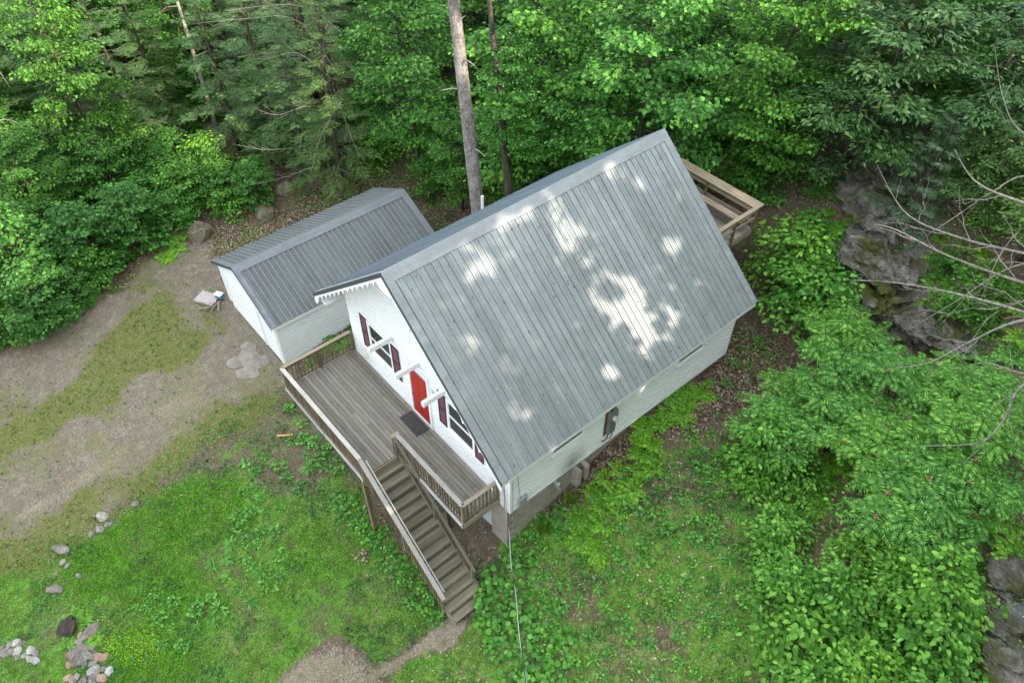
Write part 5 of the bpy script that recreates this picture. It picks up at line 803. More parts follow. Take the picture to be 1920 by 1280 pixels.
# tall pine by the house and the trunk beside it
def big_trunk(name, base, mid, top, rad, label, mat='pine_bark', crown=None):
    t = empty(name, (base[0], base[1], base[2]), label=label, cat='tree'); b = Vector(base)
    m = MB(); pts = []; rr = []; n = 44; k = 22
    cp = [Vector((0, 0, -.6)), Vector(mid)-b, Vector(top)-b]
    for i in range(n+1):
        u = i/n; p = (cp[0]*(1-u)**2 + (cp[1]*2-(cp[0]+cp[2])/2)*2*u*(1-u) + cp[2]*u*u); pts.append(p); rr.append(rad*(1.3 if i == 0 else 1-.68*u))
    m.tube(pts, rr, k); v = np.array(m.v); ang = np.arange(len(v)) % k
    base_c = np.repeat(np.array([tuple(p) for p in pts]), k, 0); dv = v-base_c; zz = base_c[:, 2]
    f = 1+.06*(fbm(ang/k*9.0, zz*1.5, .8, 41)-.5)*2+.05*np.sin(ang/k*2*PI*9+fbm(ang*0., zz, 1.2, 5)*6)
    v = base_c+dv*f[:, None]; me = bpy.data.meshes.new('trunk'); me.from_pydata([tuple(q) for q in v], [], m.f); me.update(); me.polygons.foreach_set('use_smooth', [True]*len(me.polygons))
    link('trunk', me, M[mat], t); return t, pts
bt, bp_ = big_trunk('tall_pine_tree', (-2.15, 7.75, -3.0), (-4.35, 8.25, 9.2), (-6.2, 8.5, 21), .315, 'tall pine with a long bare grey trunk rising behind the house ridge')
cr = make_tree('pine', 9, 3.6, .2, 77, 0, 0); c_ = link('crown', cr['crown'], None, bt); c_.location = (-3.9, .7, 19.5); c2_ = tag(link('limbs', cr['limbs'], None, bt), kind='stuff'); c2_.location = (-3.9, .7, 19.5)
m = MB()
for i in range(7):
    p = bp_[12+i*2]; a = i*2.1; m.tube([p, p+Vector((math.cos(a)*.5, math.sin(a)*.5, .1)), p+Vector((math.cos(a)*.9, math.sin(a)*.9, .05))], [.04, .025, .008], 5)
m.build('dead_stub', M['pale_bark'], bt)
st_, _ = big_trunk('slim_tree', (-2.3, 9.6, -2.7), (-3.6, 9.9, 3.5), (-4.6, 9.9, 10), .22, 'slimmer brown trunk standing just right of the tall bare pine', 'brown_bark')
cr2 = random.choice(PROTO['maple']); o = link('crown', cr2['crown'], None, st_); o.location = (-1.2, .8, 4.2); o.scale = (.62, .62, .62)

for i, (x, y) in enumerate(F['slim']):
    z_ = H(x, y); rs = (.13, .12, .15, .14, .16, .11, .15, .1, .13)[i]; g = np.random.default_rng(500+i); lx, ly = g.normal(0, .5, 2)
    t_, pp = big_trunk('slim_tree', (x, y, z_), (x+lx*.4, y+ly*.4, z_+7), (x+lx, y+ly, z_+15), rs, ['bare slim trunk standing in the woods at the upper left', 'pale slim trunk rising left of the garage woods', 'left of the two straight trunks behind the garage', 'right of the two straight trunks behind the garage', 'mottled trunk under the big maple behind the house ridge', 'short dark trunk in the leaf litter behind the garage', 'grey trunk on the wooded slope at the upper right', 'thin trunk at the far upper left', 'thin trunk left of the tall pine'][i], 'pale_bark' if i in (1, 4) else 'brown_bark')
    cr3 = PROTO['hemlock'][i % 2] if i in (2, 3, 5, 7) else PROTO['maple'][i % 3]; o = link('crown', cr3['crown'], None, t_); o.location = (lx*.6, ly*.6, 8.5); o.scale = (.6, .6, .62)
    mm = MB()
    for k in range(9):
        p = pp[8+k*2]; a = k*2.3+i; l = g.uniform(.4, 1.6); mm.tube([p, p+Vector((math.cos(a)*l*.5, math.sin(a)*l*.5, .05*l)), p+Vector((math.cos(a+.2)*l, math.sin(a+.2)*l, -.1*l))], [.02, .013, .004], 4)
    tag(mm.build('dead_limbs', M['pale_bark'], t_), kind='stuff')

# compound fronds: ferns, sumac
def frond(base, d, L, n, lw, taper, g, droop=.5, up=.5, fold=.1):
    """pinnate leaf: returns P,D,N,L arrays of its leaflets and the rachis points"""
    d = np.array(d, float); d /= np.linalg.norm(d); s = np.cross(d, [0, 0, 1]); s /= np.linalg.norm(s); P = []; D = []; Ls = []; rach = []
    for i in range(n+1):
        u = i/n; z = up*L*(u-droop*u*u); p = np.array(base)+d*L*u*(1-.12*u)+np.array([0, 0, z]); rach.append(p)
        if i < 1: continue
        ll = lw*taper(u)
        for sd_ in (1, -1): P.append(p); D.append(s*sd_+d*(.35+.35*u)+np.array([0, 0, -.15+g.normal(0, .08)])); Ls.append(ll*g.uniform(.85, 1.1))
    P.append(rach[-1]); D.append(d); Ls.append(lw*.5)
    return P, D, Ls, rach
def fern_mesh(seed, L=.62, nf=11):
    g = np.random.default_rng(seed); P = []; D = []; Ls = []; m = MB()
    for i in range(nf):
        a = i*2*PI/nf+g.normal(0, .25); l = L*g.uniform(.65, 1.15)
        p, d, q, r_ = frond((0, 0, .02), (math.cos(a), math.sin(a), 0), l, 13, .17*l/.6, lambda u: math.sin(PI*min(1, .18+u*.82))**.7*(1.05-.4*u), g, droop=.95, up=g.uniform(.5, .95)); P += p; D += d; Ls += q
    P = np.array(P); Ls = np.array(Ls); V, F = leaves(P, np.array(D), np.tile([0, 0, 1.], (len(P), 1))+g.normal(0, .18, (len(P), 3)), Ls, Ls*.30+.012, .05, .15)
    me = npmesh('fern', V, F); me.materials.append(M['fern_leaf']); return me
FERN = [fern_mesh(i, .62, 9+i % 3) for i in range(4)]; FERN_D = []
for f in FERN: q = f.copy(); q.materials.clear(); q.materials.append(M['weed_leaf']); FERN_D.append(q)
def put(name, mesh, x, y, s, label, cat, group, dz=0, rz=None, tilt=.12):
    o = link(name, mesh); o.location = (x, y, H(x, y)+dz); o.scale = (s, s, s*random.uniform(.85, 1.15)); o.rotation_euler = (random.uniform(-tilt, tilt), random.uniform(-tilt, tilt), random.uniform(0, 6.28) if rz is None else rz)
    return tag(o, label, cat, group)
FL = {'fern_wall': ('bright yellow green fern in the strip beside the white side wall of the house', 'ferns along the house side wall', FERN, 1.0),
      'fern_drive': ('bright fern at the woods edge beside the gravel driveway', 'ferns beside the driveway', FERN, 1.15), 'fern_stone': ('lime green fern growing between the garden stones', 'ferns among the garden stones', FERN, .72),
      'fern_gap': ('green fern in the narrow gap between garage and house', 'ferns between garage and house', FERN_D, .95), 'fern_creek': ('green fern beside the wet mossy rock ledge', 'ferns by the rock ledge and creek', FERN_D, 1.05),
      'fern_right': ('green fern at the right edge between the sumacs and the rocks', 'ferns at the right edge', FERN+FERN_D, 1.2),
      'fern_ledge': ('green fern growing on the mossy rock ledge', 'ferns on the mossy ledge', FERN+FERN_D, .8),
      'fern_mid': ('mid green fern among the shrubs right of the lawn', 'ferns among the right hand shrubs', FERN, .9)}
for k, (lb, gp, ms, s) in FL.items():
    for (x, y) in F[k]: put('fern', random.choice(ms), x, y, s*random.uniform(.8, 1.25), lb, 'fern', gp)
# broad leaved weeds: rosettes of round leaves
def weed_mesh(seed, n, L, spread, hgt, kind='round', wd=.85, mat='weed_leaf'):
    g = np.random.default_rng(seed); a = g.random(n)*6.28; r_ = spread*np.sqrt(g.random(n)); P = np.stack([np.cos(a)*r_, np.sin(a)*r_, hgt*(.35+.65*g.random(n))*(1-.5*(r_/spread)**2)], 1)
    D = np.stack([np.cos(a+g.normal(0, .9, n)), np.sin(a+g.normal(0, .9, n)), -.05+g.normal(0, .2, n)], 1); N = np.tile([0, 0, 1.], (n, 1))+g.normal(0, .3, (n, 3)); Ls = L*g.uniform(.55, 1.2, n)
    V, F_ = leaves(P, D, N, Ls, Ls*wd, .12, .12, kind); me = npmesh('weed', V, F_); me.materials.append(M[mat]); return me
BW_ = [weed_mesh(i, 34, .19, .34, .30) for i in range(3)]; CW_ = [weed_mesh(10+i, 46, .10, .26, .12) for i in range(3)]
SW_ = [weed_mesh(20+i, 30, .17, .05, .10, 'diamond', .20) for i in range(3)]
for (x, y) in F['weed_path']: put('burdock_plant', random.choice(BW_), x, y, random.uniform(.75, 1.15), 'round leaved weed clump between the stair foot and the service cable', 'weed', 'round leaved weeds by the stair foot')
for (x, y) in F['weed_stairs']: put('burdock_plant', random.choice(BW_), x, y, random.uniform(.5, .85), 'round leaved weed along the left side of the stairs', 'weed', 'round leaved weeds along the stairs')
for (x, y) in F['weed_corner']: put('burdock_plant', random.choice(BW_), x, y, random.uniform(.5, .8), 'round leaved weed at the block foundation corner', 'weed', 'weeds at the foundation corner')
for i, (x, y) in enumerate(F['weed_lawn']):
    ms, nm_, lb, gp, s = [(CW_, 'clover_clump', 'low clump of small round leaves in the thin right lawn', 'low leafy clumps in the right lawn', 1.0), (SW_, 'plantain_weed', 'strappy leaved weed tuft in the thin right lawn', 'strappy weeds in the right lawn', 1.3), (BW_, 'young_burdock', 'small broad leaved weed in the thin right lawn', 'broad weeds in the right lawn', .6)][i % 3]
    put(nm_, random.choice(ms), x, y, s*random.uniform(.7, 1.2), lb, 'weed', gp)
for i, (x, y) in enumerate(F['lawn_weeds']):
    ms, nm_, lb, gp, s = [(CW_, 'clover_clump', 'low clump of small round leaves in the left lawn', 'low leafy clumps in the left lawn', 1.0), (SW_, 'plantain_weed', 'strappy leaved weed tuft in the left lawn', 'strappy weeds in the left lawn', 1.5), (BW_, 'young_burdock', 'small broad leaved weed in the left lawn', 'broad weeds in the left lawn', .6)][i % 3]
    put(nm_, random.choice(ms), x, y, s*random.uniform(.7, 1.3), lb, 'weed', gp)
for (x, y) in F['seedling']: put('seedling', random.choice(CW_+SW_), x, y, random.uniform(.7, 1.2), 'small green seedling on the bare brown soil right of the house', 'seedling', 'seedlings on the bare soil')
MI = F['misc']
tuft = (lambda g: leaves(*(lambda n: (np.stack([g.normal(0, .10, n), g.normal(0, .10, n), np.full(n, .0)], 1), np.stack([g.normal(0, .6, n), g.normal(0, .6, n), np.full(n, 1.0)], 1), g.normal(0, 1, (n, 3))))(520), g.uniform(.22, .5, 520), .012, 0, .3))(np.random.default_rng(3))
tm = npmesh('grass_tuft', *tuft); tm.materials.append(M['grass_blade'])
o = put('grass_tuft', tm, 9.05, 1.05, 1.0, 'dense round tuft of dark grass against the block foundation', 'grass tuft', None)
o = put('grass_tuft', tm, 9.0, 2.25, .8, 'smaller tuft of grass beneath the dryer vent', 'grass tuft', None)
# sumac
def sumac_mesh(seed):
    g = np.random.default_rng(seed); P = []; D = []; Ls = []; stem = MB(); heads = []
    for k in range(9):
        a0 = k*2.4; rr_ = 1.15*math.sqrt((k+.3)/9); top = np.array([math.cos(a0)*rr_, math.sin(a0)*rr_, 2.2-.45*rr_**2+g.normal(0, .12)])
        stem.tube([(math.cos(a0)*.1, math.sin(a0)*.1, 0), tuple(top*[.55, .55, .5]), tuple(top)], [.03, .022, .014], 5)
        for i in range(11):
            a = i*2.4+g.normal(0, .2); l = g.uniform(.60, .88); p, d, q, r_ = frond(top-np.array([0, 0, .02*i]), (math.cos(a), math.sin(a), 0), l, 11, .19, lambda u: math.sin(PI*min(1, .22+u*.7))**.5, g, droop=1.2, up=g.uniform(.15, .5)); P += p; D += d; Ls += q
        if g.random() < .4: heads.append(top)
    P = np.array(P); Ls = np.array(Ls); V, F_ = leaves(P, np.array(D), np.tile([0, 0, 1.], (len(P), 1))+g.normal(0, .15, (len(P), 3)), Ls, Ls*.30, .05, .2)
    cr_ = npmesh('crown', V, F_); cr_.materials.append(M['sumac_leaf']); sm = stem.mesh('trunk'); sm.materials.append(M['young_bark'])
    hp = np.concatenate([np.array([h_+g.normal(0, .03, 3)*[1, 1, 1.6]+[0, 0, .06] for _ in range(40)]) for h_ in heads]); V, F_ = leaves(hp, g.normal(0, 1, (len(hp), 3)), g.normal(0, 1, (len(hp), 3)), .05, .035, .2, 0)
    hm = npmesh('seed_heads', V, F_); hm.materials.append(M['seed_head']); return cr_, sm, hm
SUM = [sumac_mesh(i) for i in range(3)]
for (x, y) in F['sumac']:
    c_, s_, h_ = random.choice(SUM); t = empty('sumac_shrub', (x, y, H(x, y)-.1), random.uniform(0, 6.28), label='sumac shrub with long feathery compound leaves '+('nearest the bare soil behind the house' if x < 14.2 else ('at the right edge beneath the bare branches' if x > 18 else 'below the mossy rock ledge')), cat='shrub', group='sumac shrubs '+('by the bare soil' if x < 14.2 else ('at the right edge' if x > 18 else 'below the ledge')))
    s = random.uniform(.85, 1.12); t.scale = (s, s, s*random.uniform(.85, 1.1)); link('trunk', s_, None, t); link('crown', c_, None, t); tag(link('seed_heads', h_, None, t), kind='stuff')
VIB = [make_tree('shrub', 1.7, 1.15, .05, 300+i, 44, .15) for i in range(3)]
def vw(x, y):
    if y-.7*x > -6.2: return 'next to the sumacs at the top of the bank'
    if x+.3*y < 15.2: return 'along the edge of the thin lawn'
    if x > 18: return 'close to the creek rocks'
    return 'in the middle of the right hand thicket'
for (x, y) in F['vib']:
    x += random.uniform(-.35, .35); y += random.uniform(-.35, .35)
    if random.random() < .1: continue
    p = random.choice(VIB) if random.random() < .68 else random.choice(PROTO['maple_low'] if random.random() < .5 else PROTO['shrub']); t = empty('broadleaf_shrub', (x, y, H(x, y)-.05), random.uniform(0, 6.28), label='dense bright green broadleaf shrub '+vw(x, y), cat='shrub', group='broadleaf shrubs '+vw(x, y))
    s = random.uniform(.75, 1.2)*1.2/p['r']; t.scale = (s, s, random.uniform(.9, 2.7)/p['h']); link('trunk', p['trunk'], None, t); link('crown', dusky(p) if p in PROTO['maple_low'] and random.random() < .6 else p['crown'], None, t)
# ivy climbing the left front corner of the house
g = np.random.default_rng(9); n = 700; zz = g.random(n)*3.9-3.6+.3; sp = .10+.18*(1-(zz+3.3)/3.9); P = np.stack([-.10-np.abs(g.normal(0, .08, n)), .25+g.normal(0, 1, n)*sp, zz], 1)
V, F_ = leaves(P, np.stack([g.normal(-.4, .3, n), g.normal(0, .6, n), g.normal(-.5, .3, n)], 1), np.stack([np.full(n, -1.), g.normal(-.4, .5, n), g.normal(.5, .4, n)], 1), .11, .085, .1, .1, 'round')
iv = npmesh('climbing_vine', V, F_); tag(link('climbing_vine', iv, M['weed_leaf']), 'green vine climbing the left front corner of the house beside the garage', 'vine')

# ------------------------------------------------------------ ground cover (uncountable)
def scatter(n, x0, x1, y0, y1, dens, seed):
    g = np.random.default_rng(seed); x = g.uniform(x0, x1, n); y = g.uniform(y0, y1, n); mk_ = masks(x, y); k = g.random(n) < dens(mk_, x, y)
    x, y = x[k], y[k]; ok = ~((x > -.2) & (x < 8.7) & (y > -.1) & (y < 10.3)) & ~((x > -10.3) & (x < -4.9) & (y > -1.2) & (y < 7.1))
    x, y = x[ok], y[ok]; return x, y, hz(x, y)+(fbm(x, y, .5, 30)-.5)*.07, g
def cover(name, n, box, dens, seed, L, W_, mat, label, up=1.0, flat=False, kind='diamond', hgt=0, wdr=None):
    x, y, z, g = scatter(n, *box, dens, seed); k = len(x)
    P = np.stack([x, y, z+g.random(k)*hgt+.004], 1); D = np.stack([g.normal(0, .7, k), g.normal(0, .7, k), (np.full(k, up)+g.normal(0, .2, k)) if not flat else g.normal(0, .25, k)], 1)
    N = g.normal(0, 1, (k, 3)) if not flat else np.tile([0, 0, 1.], (k, 1))+g.normal(0, .35, (k, 3))
    Ls = g.uniform(*L, k); V, F_ = leaves(P, D, N, Ls, Ls*wdr if wdr else W_, .1 if flat else 0, .25, kind); print(name, k)
    return tag(link(name, npmesh(name, V, F_), M[mat]), label, None, None, 'stuff')
B1 = (-20, 22, -16, 16)
cover('lawn_grass', 380000, B1, lambda m, x, y: np.clip(m['grass']*(.45+.6*m['lawn']), 0, 1), 1, (.05, .12), .020, 'grass_blade', None, up=.9)
cover('bright_grass', 150000, (-8, 10, -16, -2), lambda m, x, y: np.clip(m['bright']*.9+m['sunny']*.5, 0, 1), 2, (.05, .13), .026, 'bright_blade', None, up=.9)
cover('clover', 260000, B1, lambda m, x, y: np.clip(m['lawn']*(.2+1.2*(fbm(x, y, .9, 51)-.4))+m['rl']*np.clip(2.6*(fbm(x, y, 1.0, 61)-.5), 0, 1)*1.2, 0, 1)*(m['path'] < .4), 3, (.035, .085), 0, 'weed_leaf', None, flat=True, kind='diamond', hgt=.04, wdr=.8)
cover('low_herbs', 260000, B1, lambda m, x, y: np.clip((m['lawn']*.8+m['rl']*1.1)*np.clip(4.5*(fbm(x, y, .8, 91)-.5), 0, 1)+m['moss']*.12, 0, 1)*(m['path'] < .4), 13, (.05, .13), 0, 'dark_clover', None, flat=True, kind='diamond', hgt=.09, wdr=.75)
cover('bright_herbs', 120000, B1, lambda m, x, y: np.clip((m['lawn']*.6+m['rl']*1.0+m['yard']*.35)*np.clip(3.4*(fbm(x, y, .6, 191)-.5), 0, 1)+m['moss']*.10, 0, 1)*(m['path'] < .4), 14, (.04, .10), 0, 'bright_blade', None, flat=True, kind='diamond', hgt=.08, wdr=.5)
cover('dry_grass', 240000, B1, lambda m, x, y: np.clip(m['rl']*.45+m['moss']*.6+m['lawn']*.14+m['sparse']*.3+m['sunny']*.4, 0, 1), 4, (.04, .10), .016, 'dull_grass', None, up=.5)
cover('lime_groundcover', 90000, (-3, 8, -16, -8), lambda m, x, y: zone(x, y, LIME, fe=.25), 5, (.03, .06), 0, 'lime_leaf', None, flat=True, hgt=.06, wdr=.8)
cover('leaf_litter', 330000, (-22, 24, -8, 26), lambda m, x, y: np.clip(m['litter']*.5*(.15+1.9*np.clip(fbm(x, y, .9, 231)-.4, 0, 1)*2.2)*np.where(m['rl'] > .5, .55, 1)+m['yard']*.25+m['bank']*.6+.10*(1-m['drive'])*(1-m['lawn'])-m['under'], 0, 1)*(1-m['lawn']*.9)*(1-m['drive']), 6, (.05, .11), 0, 'litter', None, flat=True, hgt=.03, wdr=.6)
cover('fallen_leaves', 90000, B1, lambda m, x, y: (m['drive']*.09+m['lawn']*.02+m['yard']*.1), 7, (.03, .07), 0, 'litter', None, flat=True, hgt=.01, wdr=.6)
cover('woodland_herbs', 300000, (-24, 26, -8, 30), lambda m, x, y: np.clip((fbm(x, y, 1.5, 71)-.41)*4, 0, 1)*(1-m['drive'])*(1-m['lawn'])*(1-m['rl'])*.7*(1-m['under'])*np.where((x > 8.5) & (x < 12.5) & (y < 10) & (y > -3), .12, 1), 8, (.06, .13), 0, 'shrub_leaf', None, flat=True, kind='diamond', hgt=.22, wdr=.55)
# twigs and dead leaves lying on the roof and the deck
g = np.random.default_rng(31); n = 150; x = g.uniform(4.6, 9.1, n); y = g.uniform(-.7, 10.1, n); P = np.stack([x, y, ZR-SL*(x-XR)+.045], 1); D = np.stack([g.normal(0, 1, n), g.normal(0, 1, n), np.zeros(n)], 1); D[:, 2] = -SL*D[:, 0]
V1 = leaves(P, D, np.tile([SL, 0, 1.], (n, 1)), g.uniform(.04, .13, n), .04, .1, .1); n = 140; P = np.stack([g.uniform(0, 8, n), -g.random(n)**1.7*2.6-.08, np.full(n, .012)], 1); P = P[(P[:, 0] < 4.7) | (P[:, 1] > -1.35)]; n = len(P)
V2 = leaves(P, np.stack([g.normal(0, 1, n), g.normal(0, 1, n), np.zeros(n)], 1), np.tile([0, 0, 1.], (n, 1)), g.uniform(.03, .09, n), .035, .15, .1); V, F_ = join([V1, V2]); tag(link('fallen_debris', npmesh('fallen_debris', V, F_), M['litter']), kind='stuff')
# gravel
x, y, z, g = scatter(60000, *B1, lambda m, x, y: np.clip(m['drive']*.35*(1-m['moss']*.7)+m['path']*.35+m['under']*.15, 0, 1), 21)
n = len(x); s = g.uniform(.008, .020, n)*(1+2.6*(g.random(n) < .06)); oct_ = np.array([(1, 0, 0), (0, 1, 0), (-1, 0, 0), (0, -1, 0), (0, 0, .7), (0, 0, -.7)]); V = np.stack([x, y, z+.004], 1)[:, None]+oct_[None]*s[:, None, None]*g.uniform(.6, 1.4, (n, 6, 1))
tri = np.array([(0, 1, 4), (1, 2, 4), (2, 3, 4), (3, 0, 4), (1, 0, 5), (2, 1, 5), (3, 2, 5), (0, 3, 5)]); F_ = (tri[None]+(np.arange(n)*6)[:, None, None]).reshape(-1, 3)
tag(link('gravel', npmesh('gravel', V.reshape(-1, 3), F_), M['pale_stone']), kind='stuff'); print('gravel', n)

# ------------------------------------------------------------ stones, rocks
import bmesh
def rock_mesh(seed, sub=3, amp=.35, flat=.6, name='rock', sharp=1.0):
    g = np.random.default_rng(seed); bm = bmesh.new(); bmesh.ops.create_icosphere(bm, subdivisions=sub, radius=1)
    ax = nrm(g.normal(0, 1, (9, 3))); of = g.uniform(.62, .95, 9)
    for v in bm.verts:
        p = np.array(v.co)
        for a, o_ in zip(ax, of):
            dd = p@a
            if dd > o_: p = p-a*(dd-o_)*sharp
        q = p*1.7+seed*3.1; nz_ = float(vnoise(q[0]+q[2]*.7, q[1]-q[2]*.5, .8, 3)-.5)+.5*float(vnoise(q[0]-q[2], q[1]+q[2], .35, 5)-.5)
        fz = float(fbm(np.array(q[0]*1.3+q[2]), np.array(q[1]*1.3-q[2]*.6), .30, 7, 4)-.5) if sub >= 4 else 0.; p = p*(1+amp*nz_+fz*.42*(sub >= 4)); v.co = (p[0], p[1], p[2]*flat)
    me = bpy.data.meshes.new(name); bm.to_mesh(me); bm.free(); return me
ST = [rock_mesh(i, 2, .25, .55, 'stone') for i in range(6)]
STM = {}
def stone_m(i, mat):
    if (i, mat) not in STM: q = ST[i].copy(); q.materials.append(M[mat]); STM[(i, mat)] = q
    return STM[(i, mat)]
def put_rock(name, me, x, y, sx, sy, sz, label, cat, group=None, sink=.25, rz=None):
    o = link(name, me); o.location = (x, y, H(x, y)+sz*(.5-sink)*.8); o.scale = (sx, sy, sz); o.rotation_euler = (random.uniform(-.2, .2), random.uniform(-.2, .2), random.uniform(0, 6.28) if rz is None else rz); return tag(o, label, cat, group)
BL = ['large grey stone at the top of the row edging the driveway', 'pale rounded stone second in the driveway edging row', 'small grey stone third in the edging row', 'long flat grey stone midway down the grassy bank', 'angular pinkish grey stone above the fern clump', 'small leaning stone in the grass between the bank and ferns', 'small dark stone at the driveway lawn edge', 'half buried stone in the grass beside the edging row', 'tiny pale stone beside the angular grey stone', 'flat bluish stone sunk in the lower left grass']
for i, (x, y) in enumerate(F['stones']): put_rock('edging_stone', stone_m(i % 6, 'field_stone'), x, y, (.30, .22, .17, .42, .36, .18, .17, .17, .14, .16)[i], (.20, .18, .13, .19, .20, .10, .13, .12, .1, .12)[i], .17, BL[i], 'stone', rz=(.6 if i in (0, 3, 4) else None))
for i, (x, y) in enumerate(F['pile1']): 
    s = random.uniform(.10, .19); put_rock('pile_stone', stone_m(i % 6, 'rust_stone' if i % 4 == 0 else ('pale_stone' if i % 5 == 0 else 'field_stone')), x, y, s*1.25, s*.9, s*.8, 'fist to head sized field stone heaped in the garden pile by the ferns', 'stone', 'stones of the garden pile', sink=.1)
x, y = MI[2]; put_rock('pile_stone', stone_m(1, 'field_stone'), x+.5, y-.35, .48, .26, .22, 'largest pale slab stone lying in the middle of the garden stone pile', 'stone', sink=0)
put_rock('pile_stone', stone_m(2, 'field_stone'), x-.02, y+.1, .36, .24, .26, 'dark triangular stone at the upper end of the garden stone pile', 'stone', sink=.1)
for i, (x, y) in enumerate(F['pile2']):
    s = random.uniform(.09, .16); put_rock('border_stone', stone_m(i % 6, 'field_stone' if i % 3 else 'pale_stone'), x, y, s*1.3, s, s*.7, 'flat pale stone in the curved border at the lower left corner', 'stone', 'stones of the lower left border', sink=.1)
x, y = MI[0]; o = put_rock('boulder', rock_mesh(50, 3, .3, .9, 'boulder'), x+.2, y-.1, .75, .6, .75, 'smooth brown boulder at the woods edge behind the garage corner', 'boulder'); o.data.materials.append(M['boulder_rock'])
x, y = MI[1]; m_ = rock_mesh(51, 3, .5, .7, 'stump'); m_.materials.append(M['dark_stump']); put_rock('rotten_stump', m_, x, y, .42, .34, .32, 'dark rotten tree stump in the grass beside the lime ferns', 'stump')
for j, q in enumerate((12, 13)):
    x, y = MI[q]; m_ = rock_mesh(53+j, 3, .35, .8, 'boulder'); m_.materials.append(M['boulder_rock']); put_rock('mossy_boulder', m_, x, y, .8, .6, .6, ['mossy boulder in the leaf litter behind the garage roof', 'dark mossy boulder half hidden under saplings behind the garage'][j], 'boulder')
LG = [rock_mesh(60+i, 5, .6, .8, 'rock_outcrop', 1.0) for i in range(4)]
for q in LG: q.materials.append(M['ledge_rock'])
LL = ['upper wet rock outcrop with a white streak under the trees', 'mossy rock face just below the upper outcrop', 'broad grey rock slab in the middle of the ledge', 'grey rock slab beside the bare branch tips', 'mossy shoulder of rock right of the grey slab', 'rock face below the broad grey slab', 'lower rock of the ledge above the ferns', 'rough rock at the centre of the ledge', 'dark mossy rock at the foot of the ledge', 'low rock beside the fern bank at the ledge foot', 'brown mossy rock right of the ledge foot', 'round grey lichened boulder at the right edge', 'wet rock at the top of the creek', 'dark creek rock in the lower right corner', 'mossy rock above the sumac at the right']
for i, (x, y, z_) in enumerate(F['ledge']):
    s = (1.1, 1.2, 1.5, 1.4, 1.1, 1.4, 1.2, 1.3, 1.3, 1.0, 1.2, .75, .8, .9, 1.0)[i]
    put_rock('rock_outcrop', LG[i % 4], x, y, s*1.1, s*.8, s*.5, LL[i], 'rock', 'rocks of the ledge and creek', sink=.45, rz=2.2+random.uniform(-.3, .3))
# creek water in the lower right corner
cz = [(x, y) for x, y in Z['creek']]; m = MB(); gxx = np.linspace(min(a for a, b in cz), max(a for a, b in cz), 26); gyy = np.linspace(min(b for a, b in cz), max(b for a, b in cz), 26)
zc = hz(*[q.ravel() for q in np.meshgrid(gxx, gyy)]).reshape(26, 26); ins = zone(*[q.ravel() for q in np.meshgrid(gxx, gyy)], Z['creek'], fe=.2, jit=.3).reshape(26, 26)
for i in range(25):
    for j in range(25):
        if ins[i, j] > .55: m.quad((gxx[j], gyy[i], zc[i, j]+.03), (gxx[j+1], gyy[i], zc[i, j+1]+.03), (gxx[j+1], gyy[i+1], zc[i+1, j+1]+.03), (gxx[j], gyy[i+1], zc[i+1, j]+.03))
if m.f: tag(link('creek_water', m_mesh(m, 'creek_water'), M['wet_water']), kind='structure')

# ------------------------------------------------------------ small things
x, y = MI[3]; o = MB().box(-.30, .30, -.04, .04, 0, .025).build('scrap_board', M['orange_wood'], label='short orange brown scrap board lying in the lawn left of the deck', cat='board'); o.location = (x, y, H(x, y)+.05); o.rotation_euler = (0, .05, .95)
g = np.random.default_rng(4); n = 46; P = g.normal(0, .14, (n, 3))*[1, 1, .25]+[0, 0, .06]; V, F_ = leaves(P, g.normal(0, 1, (n, 3))*[1, 1, .3], np.tile([0, 0, 1.], (n, 1))+g.normal(0, .5, (n, 3)), .13, .07, .3, .2); m_ = npmesh('dead_sprig', V, F_); m_.materials.append(M['litter']); x, y = MI[4]
o = link('dead_sprig', m_, None, None, (x, y, H(x, y))); tag(o, 'small sprig of dead orange brown leaves lying on the grass', 'dead leaves')
x, y = -10.9, -1.9; z_ = H(x, y)
pl = empty('pallet', (x, y, z_+.02), .5, label='small weathered wooden pallet lying at the left front corner of the garage', cat='pallet')
for k in range(6): MB().box(-.5+k*.17, -.36+k*.17, -.35, .35, .10, .125).build('slat', M['weathered_board'], pl)
for yy in (-.33, 0, .29): MB().box(-.5, .5, yy, yy+.05, .0, .098).build('runner', M['weathered_board'], pl)
o = MB().box(-.45, .45, -.30, .30, 0, .018).build('pale_panel', M['weathered_board'], label='pale square board lying on top of the garage pallet', cat='board'); o.location = (x+.05, y, z_+.16); o.rotation_euler = (0, .02, .8)
cx_, cy_ = -10.55, -1.25; zc_ = H(cx_, cy_)
tb = MB().box(-.18, .18, -.13, .13, 0, .20).build('storage_tote', M['crate_blue'], label='small blue tote with a white lid against the garage corner', cat='box', bevel=.02); tb.location = (cx_, cy_-.2, zc_+.12); tb.rotation_euler = (0, 0, .5)
MB().box(-.19, .19, -.14, .14, .20, .22).build('lid', M['white_trim'], tb)
for k in range(4): o = MB().box(-.35, .35, -.05, .05, 0, .04).build('scrap_timber', M['step_wood'], label='short grey scrap timber dropped beside the garage pallet', cat='board', group='scrap timbers by the pallet'); o.location = (-10.4+.12*k, -2.2+.15*k, H(-10.4, -2.2)+.05+.03*k); o.rotation_euler = (0, .05, 1.2+.5*k)
